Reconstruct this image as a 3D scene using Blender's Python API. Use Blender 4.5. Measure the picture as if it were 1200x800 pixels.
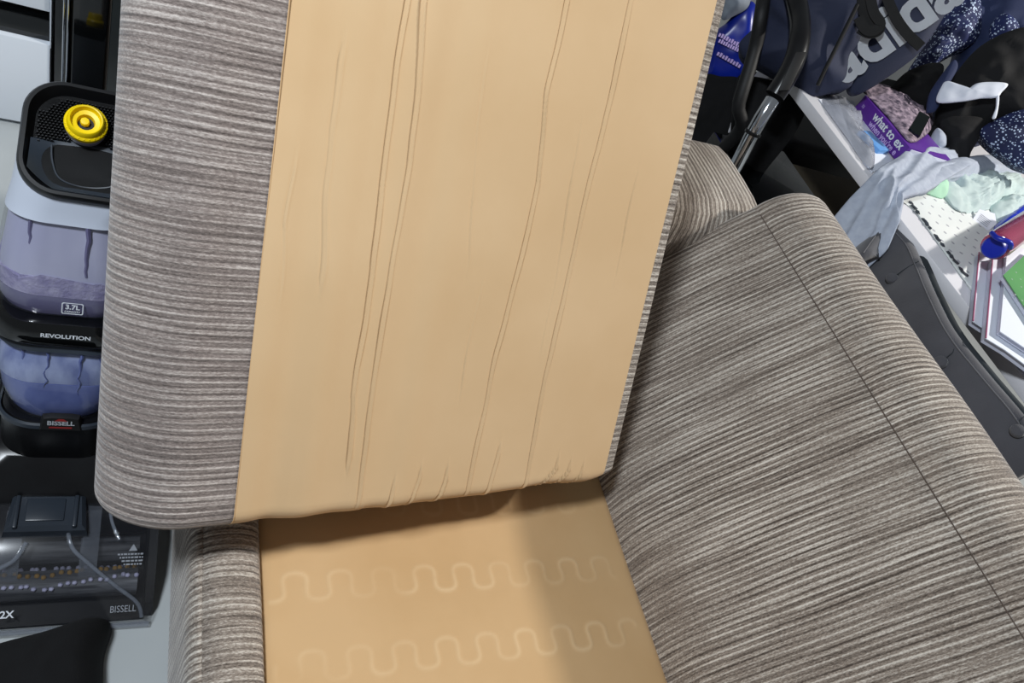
import bpy, bmesh, math, random
from mathutils import Vector as V, Matrix, noise
random.seed(7)
for o in list(bpy.data.objects): bpy.data.objects.remove(o)
SC = bpy.context.scene
COL = SC.collection
PI = math.pi

# ------------------------------------------------------------------ camera
CAM = V((0, 0, 1.30))
RIGHT = V((0.882228, -0.23182351, 0.40979459))
DOWN = V((0.08698757, -0.77513947, -0.62577309))
FWD = V((0.46271688, 0.58772159, -0.66368398))
cd = bpy.data.cameras.new('camera'); cam = bpy.data.objects.new('camera', cd); COL.objects.link(cam)
cd.sensor_width = 36; cd.lens = 27.0; cd.clip_start = 0.02
m3 = Matrix((RIGHT, -DOWN, -FWD)).transposed()
cam.matrix_world = Matrix.Translation(CAM) @ m3.to_4x4()
SC.camera = cam

# ------------------------------------------------------------------ light
SC.view_settings.view_transform = 'Standard'; SC.view_settings.look = 'None'
SC.view_settings.gamma = 1; SC.view_settings.use_curve_mapping = False
SC.view_settings.exposure = -0.17
W = bpy.data.worlds.new('world'); SC.world = W; W.use_nodes = True
bg = W.node_tree.nodes['Background']
bg.inputs[0].default_value = (0.88, 0.94, 1.0, 1); bg.inputs[1].default_value = 0.19
def area(name, loc, target, size, power, col):
    l = bpy.data.lights.new(name, 'AREA'); l.shape = 'DISK'; l.size = size; l.energy = power; l.color = col
    o = bpy.data.objects.new(name, l); COL.objects.link(o); o.location = loc
    d = V(target) - V(loc); o.rotation_euler = d.to_track_quat('-Z', 'Y').to_euler()
    return o
area('ceiling_light', (3.05, 0.55, 2.45), (0.4, 0.5, 0.3), 0.15, 74, (1.0, 0.96, 0.9))
area('ceiling_light_second', (-0.75, 0.12, 2.4), (0.3, 0.7, 0.3), 0.30, 52, (0.86, 0.93, 1.0))

# ------------------------------------------------------------------ helpers
def ray(px, py):
    return (RIGHT * (px - 600) + DOWN * (py - 400) + FWD * 900).normalized()
def at(px, py, z):
    r = ray(px, py); return CAM + r * ((z - CAM.z) / r.z)
def onplane(px, py, O, n):
    r = ray(px, py); return CAM + r * ((V(O) - CAM).dot(n) / r.dot(n))
def lin(c):
    return tuple(((x / 255) / 12.92 if x / 255 <= 0.04045 else ((x / 255 + 0.055) / 1.055) ** 2.4) for x in c) + (1,)
def N(nt, t, **kw):
    n = nt.nodes.new(t)
    for k, v in kw.items(): setattr(n, k, v)
    return n
def mat(name, rgb, rough=0.5, metal=0, rgb2=None, scale=8, bump=0, bscale=200, coat=0, trans=0, alpha=1, sheen=0, ior=1.45, stretch=None, detail=4, emis=0):
    m = bpy.data.materials.new(name); m.use_nodes = True; nt = m.node_tree
    b = nt.nodes['Principled BSDF']; L = nt.links
    b.inputs['Roughness'].default_value = rough; b.inputs['Metallic'].default_value = metal
    b.inputs['Coat Weight'].default_value = coat; b.inputs['Transmission Weight'].default_value = trans
    b.inputs['Alpha'].default_value = alpha; b.inputs['IOR'].default_value = ior
    b.inputs['Sheen Weight'].default_value = sheen
    tc = N(nt, 'ShaderNodeTexCoord'); mp = N(nt, 'ShaderNodeMapping'); L.new(tc.outputs['Object'], mp.inputs[0])
    if stretch: mp.inputs['Scale'].default_value = stretch
    no = N(nt, 'ShaderNodeTexNoise'); no.inputs['Scale'].default_value = scale; no.inputs['Detail'].default_value = detail
    L.new(mp.outputs[0], no.inputs['Vector'])
    cr = N(nt, 'ShaderNodeValToRGB'); cr.color_ramp.elements[0].position = 0.35; cr.color_ramp.elements[1].position = 0.65
    r2 = rgb2 or tuple(max(0, x * 0.93) for x in rgb)
    cr.color_ramp.elements[0].color = lin(rgb); cr.color_ramp.elements[1].color = lin(r2)
    L.new(no.outputs[0], cr.inputs[0]); L.new(cr.outputs[0], b.inputs['Base Color'])
    if bump:
        n2 = N(nt, 'ShaderNodeTexNoise'); n2.inputs['Scale'].default_value = bscale; L.new(tc.outputs['Object'], n2.inputs['Vector'])
        bp = N(nt, 'ShaderNodeBump'); bp.inputs['Strength'].default_value = bump; bp.inputs['Distance'].default_value = 0.002
        L.new(n2.outputs[0], bp.inputs['Height']); L.new(bp.outputs[0], b.inputs['Normal'])
    return m

def mathn(nt, op, a, b=None):
    n = N(nt, 'ShaderNodeMath', operation=op)
    for i, x in enumerate((a, b)):
        if x is None: continue
        if isinstance(x, (int, float)): n.inputs[i].default_value = x
        else: nt.links.new(x, n.inputs[i])
    return n.outputs[0]

def rib_fabric(name, tones, period=0.0098, dep=0.0016, contrast=1.0):
    """Ribbed chenille: uv.x (metres) runs across the ribs, uv.y along them."""
    m = bpy.data.materials.new(name); m.use_nodes = True; nt = m.node_tree; L = nt.links
    b = nt.nodes['Principled BSDF']; b.inputs['Roughness'].default_value = 0.85
    b.inputs['Sheen Weight'].default_value = 0.25; b.inputs['Sheen Roughness'].default_value = 0.5
    b.inputs['Specular IOR Level'].default_value = 0.15
    uv = N(nt, 'ShaderNodeUVMap'); uv.uv_map = 'UVMap'
    sx = N(nt, 'ShaderNodeSeparateXYZ'); L.new(uv.outputs[0], sx.inputs[0])
    U, Vv = sx.outputs[0], sx.outputs[1]
    def nz(su, sv, detail=2, rough=0.5, off=0):
        c = N(nt, 'ShaderNodeCombineXYZ')
        L.new(mathn(nt, 'MULTIPLY', U, su), c.inputs[0]); L.new(mathn(nt, 'MULTIPLY', Vv, sv), c.inputs[1]); c.inputs[2].default_value = off
        n = N(nt, 'ShaderNodeTexNoise'); n.inputs['Scale'].default_value = 1; n.inputs['Detail'].default_value = detail; n.inputs['Roughness'].default_value = rough
        L.new(c.outputs[0], n.inputs['Vector']); return n.outputs[0]
    wob = mathn(nt, 'MULTIPLY', mathn(nt, 'SUBTRACT', nz(9, 5, 1), 0.5), 0.008)
    U2 = mathn(nt, 'ADD', U, wob)
    ph = mathn(nt, 'MULTIPLY', U2, 2 * PI / period)
    s = mathn(nt, 'MULTIPLY', mathn(nt, 'ADD', mathn(nt, 'SINE', ph), 1), 0.5)     # ridge 0..1
    # a finer second rib, in and out
    s2 = mathn(nt, 'MULTIPLY', mathn(nt, 'ADD', mathn(nt, 'SINE', mathn(nt, 'MULTIPLY', ph, 2.37)), 1), 0.5)
    mixw = nz(34, 3, 2, off=4.4)
    streak = nz(260, 7, 3, 0.7, 1.7)
    broad = nz(42, 1.6, 2, 0.5, 9.1)
    grain = nz(800, 230, 3, 0.75, 3.3)
    patch = nz(5, 5, 2, 0.5, 6.0)
    def mm(a, w): return mathn(nt, 'MULTIPLY', mathn(nt, 'SUBTRACT', a, 0.5), w)
    amp = mathn(nt, 'MULTIPLY', mathn(nt, 'SUBTRACT', patch, 0.12), 1.45)
    rib = mathn(nt, 'ADD', mm(s, 0.55), mm(s2, 0.30))
    rib = mathn(nt, 'MULTIPLY', rib, amp)
    v = mathn(nt, 'ADD', mathn(nt, 'ADD', rib, mm(streak, 0.95)), mathn(nt, 'ADD', mm(broad, 0.35), mm(grain, 1.15)))
    v = mathn(nt, 'ADD', v, mm(patch, 0.25))
    v = mathn(nt, 'ADD', mathn(nt, 'MULTIPLY', v, contrast), 0.5)
    cr = N(nt, 'ShaderNodeValToRGB'); e = cr.color_ramp.elements
    e[0].position = 0.15; e[0].color = lin(tones[0]); e[1].position = 0.88; e[1].color = lin(tones[2])
    k = e.new(0.5); k.color = lin(tones[1])
    L.new(v, cr.inputs[0]); L.new(cr.outputs[0], b.inputs['Base Color'])
    h = mathn(nt, 'ADD', mathn(nt, 'ADD', mathn(nt, 'MULTIPLY', s, 1.0), mathn(nt, 'MULTIPLY', s2, 0.35)), mathn(nt, 'MULTIPLY', grain, 0.6))
    bp = N(nt, 'ShaderNodeBump'); bp.inputs['Strength'].default_value = 0.55; bp.inputs['Distance'].default_value = dep
    L.new(h, bp.inputs['Height']); L.new(bp.outputs[0], b.inputs['Normal'])
    return m

def lining_mat(name, rgb, rgb2, wear=False):
    m = mat(name, rgb, 0.8, rgb2=rgb2, scale=5, sheen=0.1)
    nt = m.node_tree; L = nt.links; b = nt.nodes['Principled BSDF']; b.inputs['Specular IOR Level'].default_value = 0.2
    uv = N(nt, 'ShaderNodeUVMap'); uv.uv_map = 'UVMap'; sx = N(nt, 'ShaderNodeSeparateXYZ'); L.new(uv.outputs[0], sx.inputs[0])
    a = mathn(nt, 'SINE', mathn(nt, 'MULTIPLY', sx.outputs[0], 4200)); c = mathn(nt, 'SINE', mathn(nt, 'MULTIPLY', sx.outputs[1], 4200))
    bp = N(nt, 'ShaderNodeBump'); bp.inputs['Strength'].default_value = 0.12; bp.inputs['Distance'].default_value = 0.0004
    L.new(mathn(nt, 'MULTIPLY', a, c), bp.inputs['Height']); L.new(bp.outputs[0], b.inputs['Normal'])
    if wear:
        at_ = N(nt, 'ShaderNodeAttribute'); at_.attribute_name = 'wear'
        no = N(nt, 'ShaderNodeTexNoise'); no.inputs['Scale'].default_value = 14
        tc = N(nt, 'ShaderNodeTexCoord'); L.new(tc.outputs['Object'], no.inputs['Vector'])
        f = mathn(nt, 'MULTIPLY', at_.outputs['Fac'], mathn(nt, 'MULTIPLY', no.outputs[0], 0.40))
        mx = N(nt, 'ShaderNodeMixRGB'); L.new(f, mx.inputs[0])
        src = b.inputs['Base Color'].links[0].from_socket
        L.new(src, mx.inputs[1]); mx.inputs[2].default_value = lin((238, 214, 174)); L.new(mx.outputs[0], b.inputs['Base Color'])
    return m

# materials
M = {}
TONES = [(74, 65, 58), (140, 128, 117), (214, 206, 194)]
M['rib'] = rib_fabric('ribbed_chenille', TONES)
M['ribband'] = rib_fabric('ribbed_chenille_fine', [(80, 71, 67), (136, 124, 118), (202, 192, 184)], period=0.0092, contrast=0.85)
M['lining'] = lining_mat('tan_lining', (209, 178, 138), (203, 171, 130))
M['deck'] = lining_mat('tan_deck_cloth', (196, 162, 119), (188, 153, 109), True)
M['thread'] = mat('dark_thread', (92, 80, 72), 0.9)
M['tanthread'] = mat('tan_thread', (204, 168, 124), 0.8)
M['floor'] = mat('pale_floor_tile', (188, 192, 192), 0.28, rgb2=(176, 181, 182), scale=3)
M['wall'] = mat('painted_wall', (196, 196, 194), 0.8, rgb2=(188, 188, 187), bump=0.1)
M['white'] = mat('white_lacquer', (232, 238, 246), 0.3, rgb2=(226, 233, 242), scale=3)
M['whitetop'] = mat('white_laminate', (226, 226, 230), 0.35, rgb2=(218, 216, 220), scale=4)
M['blackgloss'] = mat('black_gloss', (6, 7, 8), 0.08, rgb2=(9, 11, 12), coat=0.4)
M['greengloss'] = mat('black_glass', (14, 20, 20), 0.12, rgb2=(18, 24, 24))
M['black'] = mat('black_plastic', (13, 13, 15), 0.28, rgb2=(19, 20, 22), scale=20)
M['blackmatte'] = mat('black_rubber', (10, 10, 11), 0.6, rgb2=(16, 16, 18), scale=40)
M['slate'] = mat('slate_plastic', (40, 46, 54), 0.33, rgb2=(46, 53, 62), scale=9)
M['silver'] = mat('silver_plastic', (196, 203, 216), 0.32, rgb2=(190, 197, 211), scale=6)
M['chrome'] = mat('chrome', (214, 218, 224), 0.1, metal=1)
M['yellow'] = mat('yellow_plastic', (246, 214, 0), 0.4, rgb2=(240, 205, 0), scale=10, coat=0.1)
M['neck'] = mat('clear_neck', (190, 186, 200), 0.2, rgb2=(176, 170, 190))
M['foam'] = mat('soapy_film', (172, 173, 196), 0.45, rgb2=(156, 157, 184), scale=16, stretch=(1, 1, 0.25))
M['water'] = mat('grey_lilac_water', (104, 101, 134), 0.25, rgb2=(94, 91, 126), scale=12)
M['suds'] = mat('suds', (158, 154, 182), 0.6, rgb2=(126, 121, 158), scale=70, bump=0.6, bscale=240)
M['bluefilm'] = mat('blue_soapy_film', (152, 163, 198), 0.4, rgb2=(98, 110, 156), scale=34, stretch=(1, 1, 0.35))
M['bluewater'] = mat('blue_water', (100, 112, 164), 0.25, rgb2=(78, 90, 144), scale=26)
def clear(name, rgb, fac, rough=0.05, tint=1.0):
    m = bpy.data.materials.new(name); m.use_nodes = True; nt = m.node_tree; L = nt.links
    b = nt.nodes['Principled BSDF']; out = nt.nodes['Material Output']
    no = N(nt, 'ShaderNodeTexNoise'); no.inputs['Scale'].default_value = 9
    cr = N(nt, 'ShaderNodeValToRGB'); cr.color_ramp.elements[0].color = lin(rgb); cr.color_ramp.elements[1].color = lin(tuple(x * 0.85 for x in rgb))
    L.new(no.outputs[0], cr.inputs[0]); L.new(cr.outputs[0], b.inputs['Base Color']); b.inputs['Roughness'].default_value = rough
    t = N(nt, 'ShaderNodeBsdfTransparent'); t.inputs[0].default_value = (tint, tint, tint, 1)
    mx = N(nt, 'ShaderNodeMixShader'); mx.inputs[0].default_value = fac
    L.new(t.outputs[0], mx.inputs[1]); L.new(b.outputs[0], mx.inputs[2])
    g = N(nt, 'ShaderNodeBsdfGlossy'); g.inputs['Roughness'].default_value = rough
    fr_ = N(nt, 'ShaderNodeLayerWeight'); fr_.inputs[0].default_value = 0.5
    m2 = N(nt, 'ShaderNodeMixShader'); L.new(mathn(nt, 'ADD', mathn(nt, 'MULTIPLY', mathn(nt, 'POWER', fr_.outputs['Facing'], 3.0), 0.45), 0.035), m2.inputs[0]); L.new(mx.outputs[0], m2.inputs[1]); L.new(g.outputs[0], m2.inputs[2])
    L.new(m2.outputs[0], out.inputs['Surface'])
    return m
M['clear'] = clear('clear_plastic', (150, 156, 170), 0.04)
M['clearcover'] = clear('clear_nozzle_plastic', (120, 124, 136), 0.04, 0.16, 0.85)
M['cleardark'] = clear('smoked_clear_plastic', (70, 74, 84), 0.34)
M['clearrib'] = clear('clear_plastic_rib', (150, 158, 172), 0.30)
M['clearbag'] = clear('clear_film', (214, 218, 230), 0.45, 0.2)
M['pinkclear'] = clear('pink_clear_plastic', (190, 70, 110), 0.72, 0.1)
M['print'] = mat('white_print', (222, 226, 232), 0.5)
M['printgrey'] = mat('grey_print', (142, 146, 154), 0.5)
M['red'] = mat('red_badge', (150, 40, 38), 0.4, rgb2=(120, 32, 32))
M['tuftw'] = mat('pale_bristle', (150, 150, 172), 0.7, rgb2=(126, 126, 150), scale=60)
M['tufty'] = mat('ochre_bristle', (150, 116, 52), 0.7, rgb2=(120, 92, 40), scale=60)
M['brush'] = mat('grey_brush_core', (44, 46, 52), 0.6, rgb2=(92, 94, 100), scale=50, stretch=(0.3, 3, 3))
M['blackcloth'] = mat('black_cloth', (9, 9, 11), 0.95, rgb2=(13, 13, 15), scale=6, bump=0.3, bscale=700)
M['jacket'] = mat('black_knit', (10, 10, 12), 0.85, rgb2=(17, 17, 20), scale=12, bump=0.3, bscale=600)
M['navy'] = mat('navy_canvas', (28, 34, 56), 0.75, rgb2=(34, 41, 66), scale=5, bump=0.3, bscale=700)
M['navy2'] = mat('navy_jersey', (40, 52, 88), 0.8, rgb2=(34, 44, 78), scale=5, bump=0.3, bscale=500)
M['strap'] = mat('black_webbing', (7, 7, 8), 0.8, rgb2=(12, 12, 13), scale=60)
M['greycloth'] = mat('grey_marl_jersey', (176, 184, 198), 0.9, rgb2=(162, 170, 186), scale=60, bump=0.3, bscale=500)
M['mint'] = mat('pale_mint_cotton', (192, 208, 206), 0.9, rgb2=(182, 199, 199), scale=10, bump=0.2, bscale=500)
M['green'] = mat('light_green_cotton', (176, 218, 190), 0.9, rgb2=(164, 208, 180), scale=10)
M['paper'] = mat('white_paper', (226, 230, 240), 0.7, rgb2=(218, 223, 234), scale=4)
M['papered'] = mat('page_edges', (206, 208, 222), 0.8, rgb2=(190, 192, 208), scale=3, stretch=(1, 1, 300))
M['pinkline'] = mat('pink_binding', (176, 96, 130), 0.6)
M['purple'] = mat('purple_cover', (92, 44, 146), 0.4, rgb2=(84, 38, 136), scale=4)
M['lilacprint'] = mat('lilac_print', (196, 172, 230), 0.5)
M['skyblue'] = mat('sky_blue_card', (94, 150, 214), 0.35, rgb2=(112, 168, 226), scale=14)
M['bookgreen'] = mat('green_cover', (92, 156, 92), 0.4, rgb2=(80, 144, 84), scale=6)
M['cobalt'] = mat('cobalt_plastic', (20, 46, 186), 0.35, rgb2=(16, 38, 160), scale=8)
M['bluepack'] = mat('royal_blue_film', (18, 40, 150), 0.3, rgb2=(12, 26, 110), scale=6)
M['suede'] = mat('charcoal_suede', (78, 78, 83), 0.95, rgb2=(66, 66, 71), scale=9, bump=0.25, bscale=500, sheen=0.25)
M['suededark'] = mat('dark_suede', (44, 50, 54), 0.9, rgb2=(38, 43, 47), scale=9)
M['stitch'] = mat('grey_stitch', (104, 104, 108), 0.9)
M['brownbox'] = mat('brown_cardboard', (74, 66, 50), 0.85, rgb2=(66, 58, 44), scale=5)
M['greyfilm'] = mat('grey_cloth', (138, 146, 156), 0.8, rgb2=(120, 128, 140), scale=14)
M['cream'] = mat('cream_card', (210, 204, 188), 0.7)
M['blushcloth'] = mat('mauve_print_cloth', (168, 150, 164), 0.85, rgb2=(64, 56, 72), scale=75)
M['mesh'] = mat('black_mesh', (18, 18, 20), 0.3, rgb2=(26, 26, 29), scale=40)

def sequin_mat():
    m = mat('navy_sequin_cloth', (20, 28, 66), 0.7, rgb2=(30, 42, 92), scale=9); nt = m.node_tree; L = nt.links; b = nt.nodes['Principled BSDF']
    tc = N(nt, 'ShaderNodeTexCoord'); vo = N(nt, 'ShaderNodeTexVoronoi'); vo.inputs['Scale'].default_value = 135
    L.new(tc.outputs['Object'], vo.inputs['Vector'])
    no = N(nt, 'ShaderNodeTexNoise'); no.inputs['Scale'].default_value = 26; L.new(tc.outputs['Object'], no.inputs['Vector'])
    th = mathn(nt, 'MULTIPLY', no.outputs[0], 0.62)
    f = mathn(nt, 'LESS_THAN', vo.outputs['Distance'], th)
    src = b.inputs['Base Color'].links[0].from_socket
    mx = N(nt, 'ShaderNodeMixRGB'); L.new(f, mx.inputs[0]); L.new(src, mx.inputs[1]); mx.inputs[2].default_value = lin((190, 206, 232)); L.new(mx.outputs[0], b.inputs['Base Color'])
    return m
M['sequin'] = sequin_mat()
def dotted_mat():
    m = mat('dotted_white_cotton', (222, 226, 224), 0.9, rgb2=(214, 219, 218), scale=6); nt = m.node_tree; L = nt.links; b = nt.nodes['Principled BSDF']
    tc = N(nt, 'ShaderNodeTexCoord'); sx = N(nt, 'ShaderNodeSeparateXYZ'); L.new(tc.outputs['Object'], sx.inputs[0])
    def cell(s, per, off=0):
        return mathn(nt, 'MULTIPLY', mathn(nt, 'SUBTRACT', mathn(nt, 'FRACT', mathn(nt, 'ADD', mathn(nt, 'DIVIDE', s, per), off)), 0.5), per)
    x = cell(sx.outputs[0], 0.036); y = cell(sx.outputs[1], 0.030)
    d = mathn(nt, 'SQRT', mathn(nt, 'ADD', mathn(nt, 'MULTIPLY', x, x), mathn(nt, 'MULTIPLY', y, y)))
    f = mathn(nt, 'LESS_THAN', d, 0.0042)
    src = b.inputs['Base Color'].links[0].from_socket
    mx = N(nt, 'ShaderNodeMixRGB'); L.new(f, mx.inputs[0]); L.new(src, mx.inputs[1]); mx.inputs[2].default_value = lin((168, 170, 176)); L.new(mx.outputs[0], b.inputs['Base Color'])
    return m
M['dotted'] = dotted_mat()

def tag(o, label=None, cat=None, group=None, kind=None):
    if label: o['label'] = label
    if cat: o['category'] = cat
    if group: o['group'] = group
    if kind: o['kind'] = kind
    return o
def thing(name, loc, label, cat, group=None):
    o = bpy.data.objects.new(name, None); COL.objects.link(o); o.location = loc; o.empty_display_size = 0.05
    return tag(o, label, cat, group)
def link(name, me, m, parent=None, smooth=True):
    o = bpy.data.objects.new(name, me); COL.objects.link(o)
    if m: me.materials.append(M[m])
    if smooth:
        for p in me.polygons: p.use_smooth = True
    if parent is not None:
        o.parent = parent
        pw = parent_world(parent)
        o.matrix_parent_inverse = Matrix.Translation(-pw)
    return o
def parent_world(p):
    # things are translated empties; their part meshes stay in world coordinates
    return p.location.copy() if p.type == 'EMPTY' else V((0, 0, 0))
def mk(name, verts, faces, m, parent=None, smooth=True, uvs=None, sharp=None):
    me = bpy.data.meshes.new(name); me.from_pydata([tuple(v) for v in verts], [], faces); me.update()
    if uvs is not None:
        ul = me.uv_layers.new(name='UVMap')
        for l in me.loops: ul.data[l.index].uv = uvs[l.vertex_index]
    bm = bmesh.new(); bm.from_mesh(me); bmesh.ops.recalc_face_normals(bm, faces=bm.faces); bm.to_mesh(me); bm.free()
    o = link(name, me, m, parent, smooth)
    if sharp:
        me.set_sharp_from_angle(angle=math.radians(sharp))
    return o
def grid_faces(nu, nv, closed_u=False, off=0):
    F = []
    for i in range(nu if closed_u else nu - 1):
        for j in range(nv - 1):
            a = i * nv + j; b = ((i + 1) % nu) * nv + j
            F.append((off + a, off + b, off + b + 1, off + a + 1))
    return F
def box(name, lo, hi, m, parent=None, bevel=0.003, frame=None, seg=2):
    bm = bmesh.new(); bmesh.ops.create_cube(bm, size=1)
    lo, hi = V(lo), V(hi)
    for v in bm.verts: v.co = V((lo[i] + (v.co[i] + 0.5) * (hi[i] - lo[i]) for i in range(3)))
    if bevel: bmesh.ops.bevel(bm, geom=bm.edges[:], offset=min(bevel, min(abs(hi[i] - lo[i]) for i in range(3)) * 0.45), segments=seg, affect='EDGES', profile=0.5)
    if frame:
        O, ex, ey, ez = frame
        for v in bm.verts: v.co = O + ex * v.co.x + ey * v.co.y + ez * v.co.z
    me = bpy.data.meshes.new(name); bm.to_mesh(me); bm.free()
    o = link(name, me, m, parent); me.set_sharp_from_angle(angle=math.radians(40)); return o
def tube(name, pts, rad, m, parent=None, n=10, up=None, flat=None):
    P = [V(p) for p in pts]; R = rad if isinstance(rad, (list, tuple)) else [rad] * len(P)
    vs = []; prev = None
    for i, p in enumerate(P):
        t = (P[min(i + 1, len(P) - 1)] - P[max(i - 1, 0)]).normalized()
        if prev is None:
            a = (up or V((0, 0, 1))) if abs(t.z) < 0.9 or up else V((1, 0, 0))
            x = t.cross(a).normalized()
        else: x = (prev - t * prev.dot(t)).normalized()
        prev = x; y = t.cross(x)
        for k in range(n):
            an = 2 * PI * k / n; vs.append(p + x * math.cos(an) * R[i] + y * math.sin(an) * R[i] * (flat or 1))
    F = []
    for i in range(len(P) - 1):
        for k in range(n): F.append((i * n + k, i * n + (k + 1) % n, (i + 1) * n + (k + 1) % n, (i + 1) * n + k))
    F.append(tuple(range(n))[::-1]); F.append(tuple(range((len(P) - 1) * n, len(P) * n)))
    return mk(name, vs, F, m, parent, sharp=50)
def spline(pts, n=8, closed=False):
    P = [V(p) for p in pts]; out = []; k = len(P)
    rng = range(k) if closed else range(k - 1)
    for i in rng:
        if closed: a, b, c, d = P[(i - 1) % k], P[i], P[(i + 1) % k], P[(i + 2) % k]
        else: a, b, c, d = P[max(i - 1, 0)], P[i], P[i + 1], P[min(i + 2, k - 1)]
        for j in range(n):
            t = j / n
            out.append(0.5 * ((2 * b) + (c - a) * t + (2 * a - 5 * b + 4 * c - d) * t * t + (3 * b - a - 3 * c + d) * t ** 3))
    if not closed: out.append(P[-1])
    return out
def lathe(name, prof, O, ex, ey, ez, m, parent=None, n=28, sharp=40):
    vs = []; 
    for r, h in prof:
        for k in range(n):
            a = 2 * PI * k / n; vs.append(O + ex * (r * math.cos(a)) + ey * (r * math.sin(a)) + ez * h)
    F = []
    for i in range(len(prof) - 1):
        for k in range(n): F.append((i * n + k, i * n + (k + 1) % n, (i + 1) * n + (k + 1) % n, (i + 1) * n + k))
    F.append(tuple(range(n))); F.append(tuple(range((len(prof) - 1) * n, len(prof) * n)))
    return mk(name, vs, F, m, parent, sharp=sharp)
def rring(a, b, r, n=10):
    """rounded rectangle outline, half sizes a, b"""
    r = min(r, a * 0.999, b * 0.999); out = []
    for cx, cy, s in ((a - r, b - r, 0), (-(a - r), b - r, 1), (-(a - r), -(b - r), 2), (a - r, -(b - r), 3)):
        for k in range(n + 1):
            t = PI / 2 * (s + k / n); out.append((cx + r * math.cos(t), cy + r * math.sin(t)))
    return out
def loft(name, rings, m, parent=None, cap=True, sharp=40, uvs=None):
    n = len(rings[0]); vs = [p for r in rings for p in r]; F = []
    for i in range(len(rings) - 1):
        for k in range(n): F.append((i * n + k, i * n + (k + 1) % n, (i + 1) * n + (k + 1) % n, (i + 1) * n + k))
    if cap: F.append(tuple(range(n))); F.append(tuple(range((len(rings) - 1) * n, len(rings) * n)))
    return mk(name, vs, F, m, parent, sharp=sharp, uvs=uvs)
def text(name, s, size, m, parent, fn, bold=0.0, ext=0.0, sx=1.0):
    """lettering; fn maps (x, y, depth) in metres to a point"""
    cu = bpy.data.curves.new('t', 'FONT'); cu.body = s; cu.size = size; cu.align_x = 'CENTER'; cu.align_y = 'CENTER'
    cu.offset = bold; cu.extrude = ext; cu.resolution_u = 4
    o = bpy.data.objects.new('t', cu); COL.objects.link(o)
    dg = bpy.context.evaluated_depsgraph_get(); me = bpy.data.meshes.new_from_object(o.evaluated_get(dg))
    bpy.data.objects.remove(o); bpy.data.curves.remove(cu)
    me.name = name
    for v in me.vertices: v.co = fn(v.co.x * sx, v.co.y, v.co.z)
    me.materials.clear()
    return link(name, me, m, parent, smooth=False)
def blob(name, poly, frame, m, parent=None, height=0.05, thick=0.01, fold=0.012, fscale=14, nr=18, ns=6, p=2.2, seed=0, aniso=(1, 1), crease=0.0):
    """a heap or draped piece of cloth: outline poly (2d) in frame (O, ex, ey, en), domed by height, creased by noise, closed behind"""
    O, ex, ey, en = frame
    out = spline([V((a, b, 0)) for a, b in poly], ns, True); n = len(out)
    c = sum(out, V((0, 0, 0))) / n; vs = []
    def z(q, r):
        s = V((q.x * fscale * aniso[0] + seed * 3.1, q.y * fscale * aniso[1] - seed * 1.7, seed * 0.9))
        f = noise.noise(s) * 0.6 + (0.5 - abs(noise.noise(s * 1.9 + V((5, 2, 1))))) * 0.7 + noise.noise(s * 4.1) * 0.18
        return height * (1 - r ** p) + fold * f * (1 - r ** 6 * 0.7)
    for i in range(1, nr + 1):
        r = (i / nr) ** 0.8
        for k in range(n):
            q = c + (out[k] - c) * r
            vs.append(O + ex * q.x + ey * q.y + en * z(q, r))
    F = []
    for i in range(nr - 1):
        for k in range(n): F.append((i * n + k, i * n + (k + 1) % n, (i + 1) * n + (k + 1) % n, (i + 1) * n + k))
    ci = len(vs); vs.append(O + ex * c.x + ey * c.y + en * z(c, 0))
    for k in range(n): F.append((ci, (k + 1) % n, k))
    b0 = len(vs)
    for k in range(n):
        q = c + (out[k] - c) * 0.985; vs.append(O + ex * q.x + ey * q.y - en * thick)
    for k in range(n): F.append(((nr - 1) * n + k, (nr - 1) * n + (k + 1) % n, b0 + (k + 1) % n, b0 + k))
    F.append(tuple(range(b0, b0 + n)))
    return mk(name, vs, F, m, parent)
def pxpoly(pts, frame):
    O, ex, ey, en = frame; out = []
    for a, b in pts:
        q = onplane(a, b, O, en) - O; out.append((q.dot(ex), q.dot(ey)))
    return out
def plane_frame(O, n, xhint=(0, 0, 1)):
    n = V(n).normalized()
    if abs(n.dot(V(xhint))) > 0.99: xhint = (0, 1, 0)
    ey = (V(xhint) - n * V(xhint).dot(n)).normalized(); ex = ey.cross(n)
    return (V(O), ex, ey, n)
X, Y, Z = V((1, 0, 0)), V((0, 1, 0)), V((0, 0, 1))

# ------------------------------------------------------------------ setting
def slab(name, lo, hi, m, kind='structure'):
    o = box(name, lo, hi, m, None, bevel=0); o['kind'] = kind; return o
slab('floor', (-2.5, -2.0, -0.05), (4.5, 4.5, 0), 'floor')
slab('wall_back', (-2.5, 4.0, 0), (4.5, 4.1, 2.6), 'wall')
slab('wall_right', (4.4, -2.0, 0), (4.5, 4.0, 2.6), 'wall')

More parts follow.
